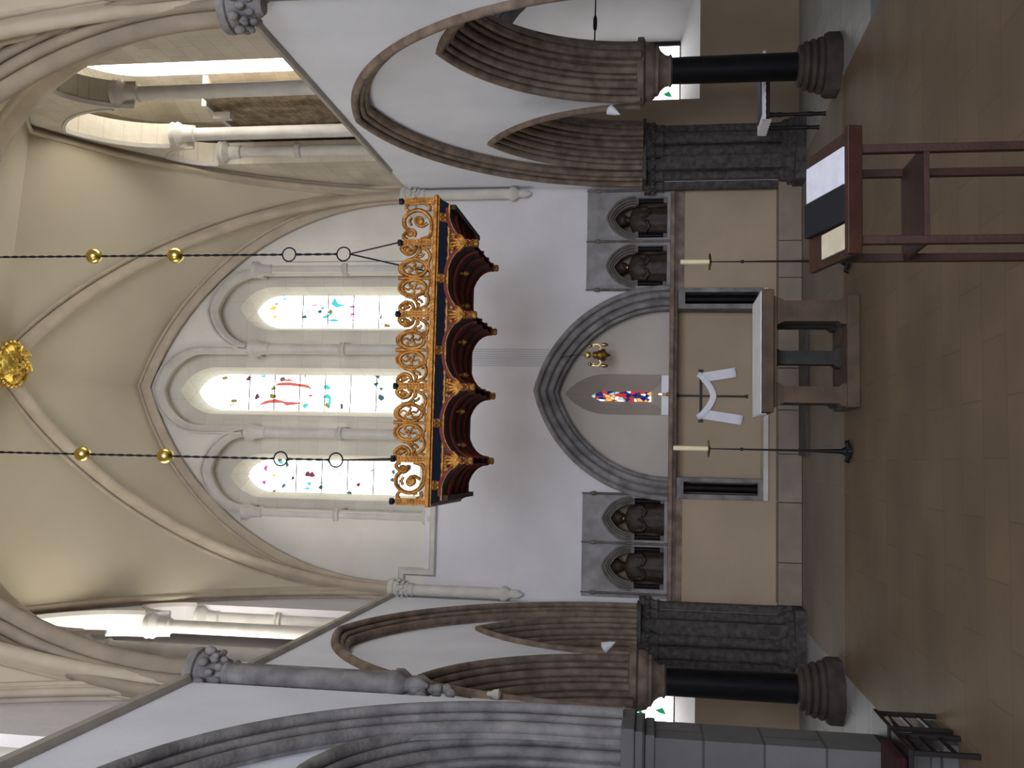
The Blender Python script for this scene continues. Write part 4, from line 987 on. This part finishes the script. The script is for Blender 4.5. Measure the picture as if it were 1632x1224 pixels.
# ------------------------------------------------------------------ lace covered side table
t = thing('side_table', (3.45, 12.0, 0), 'small dark red-brown side table standing behind a black column', 'table')
MB().box(3.06, 3.85, 11.72, 12.28, .655, .735).build('top', M['wood'], t, bevel=0.005)
for x in (3.10, 3.80):
    for y in (11.76, 12.24):
        MB().lathe([(.032, 0), (.026, .02), (.024, .12), (.032, .18), (.024, .24), (.022, .48), (.032, .54), (.026, .58), (.034, .66)], (x, y, 0), 12).build('leg', M['darkwood'], t)
def lace():
    m = MB().box(3.03, 3.88, 11.69, 12.31, .736, .744)
    n = 28; vs = []
    for (pa, pb) in (((3.03, 11.69), (3.03, 12.31)), ((3.03, 11.69), (3.88, 11.69))):
        k = n if pa[0] == pb[0] else 38; pts = []
        for i in range(k+1):
            f = i/k; x = pa[0]+(pb[0]-pa[0])*f; y = pa[1]+(pb[1]-pa[1])*f; dr = .095+.016*abs(math.sin(f*k*PI/4))
            if pa[0] != pb[0]: dr *= .35
            pts.append((x, y, dr))
        m.loft([[(x, y, .744) for x, y, d in pts], [(x-.006, y-.004, .744-d) for x, y, d in pts]], False)
    o = m.build('lace_cloth', M['linen']); tag(o, 'white lace-edged cloth hanging over the end of the side table', 'cloth')
lace()
tag(MB().box(3.12, 3.88, 11.80, 12.2, .745, .757).build('table_runner', M['runner'], bevel=0.003), 'dark blue runner lying across the white lace cloth', 'cloth')
# ------------------------------------------------------------------ kneeling stools at the left edge
def stool(y, label, pad=True):
    x1, w_, d_ = -2.885, .46, .43
    t = thing('kneeling_stool', (x1-w_/2, y+d_/2, 0), label, 'stool')
    for xx in (x1-w_, x1-.032):
        for yy in (y, y+d_-.032): MB().box(xx, xx+.032, yy, yy+.032, 0, .40).build('leg', M['darkwood'], t, bevel=0.004)
    MB().box(x1-w_-.01, x1+.01, y-.01, y+d_+.01, .395, .425).build('seat_frame', M['darkwood'], t, bevel=0.004)
    for z in (.12, .24, .33):
        for xa in (x1-.026, x1-w_+.008): MB().box(xa, xa+.018, y+.03, y+d_-.03, z, z+.018).build('rung', M['darkwood'], t)
    if pad: MB().box(x1-w_+.01, x1-.05, y+.01, y+d_-.01, .425, .50).build('cushion', M['cushion'], t, bevel=0.02, label='dark crimson padded cushion')
stool(6.98, 'bare dark wooden stool by the foot of the grey ashlar pier', False)
stool(6.42, 'dark wooden stool with a crimson cushion, at the picture edge')
# ------------------------------------------------------------------ small fittings
def cone_corbel(x, y, z, sg, label):
    o = MB().lathe([(.002, -.08), (.035, -.02), (.062, .05), (.066, .06), (.035, .08), (.0, .085)], (x, y, z), 14, rot=Matrix.Rotation(sg*0.5, 3, 'Y')).build('cone_speaker', M['white']); tag(o, label, 'speaker')
cone_corbel(XR-.0+.02, 10.90, 2.50, 1, 'small white cone on the arcade above the black column near the lace table')
cone_corbel(XL-.02, 10.95, 2.47, -1, 'small white cone on the arcade above the black column near the stools')
t = thing('spotlight', (-3.06, 8.0, 3.2), 'small white spotlight on a white bar fixed above the grey ashlar pier', 'lamp')
MB().box(-3.15, -3.11, 7.98, 8.01, 3.02, 3.46).build('bracket', M['shaft_pale'], t)
MB().lathe([(.022, 3.22), (.045, 3.235), (.04, 3.27), (.022, 3.30), (.02, 3.33), (.0, 3.335)], (-3.07, 8.0, 0), 14).build('head', M['shaft_pale'], t)
t = thing('iron_rod', (5.2, 13.0, 2.86), 'dark thin iron rod with a thicker sleeve crossing the aisle window beyond the lace table', 'rod')
MB().tube([(4.45, 13.0, 2.88), (6.9, 13.0, 2.86)], .010, 8).build('bar', M['iron'], t)
MB().lathe([(.012, -.11), (.022, -.09), (.028, -.05), (.028, .05), (.022, .09), (.012, .11)], (4.93, 13.0, 2.875), 12, rot=Matrix.Rotation(PI/2, 3, 'Y')).build('sleeve', M['iron'], t)
# warm lamp standing on the clerestory ledge
pl = bpy.data.lights.new('clerestory_lamp', 'POINT'); pl.energy = 14; pl.color = (1, .55, .2); pl.shadow_soft_size = .05
po = bpy.data.objects.new('clerestory_lamp', pl); COL.objects.link(po); po.location = (XR+.30, 8.75, 5.95)
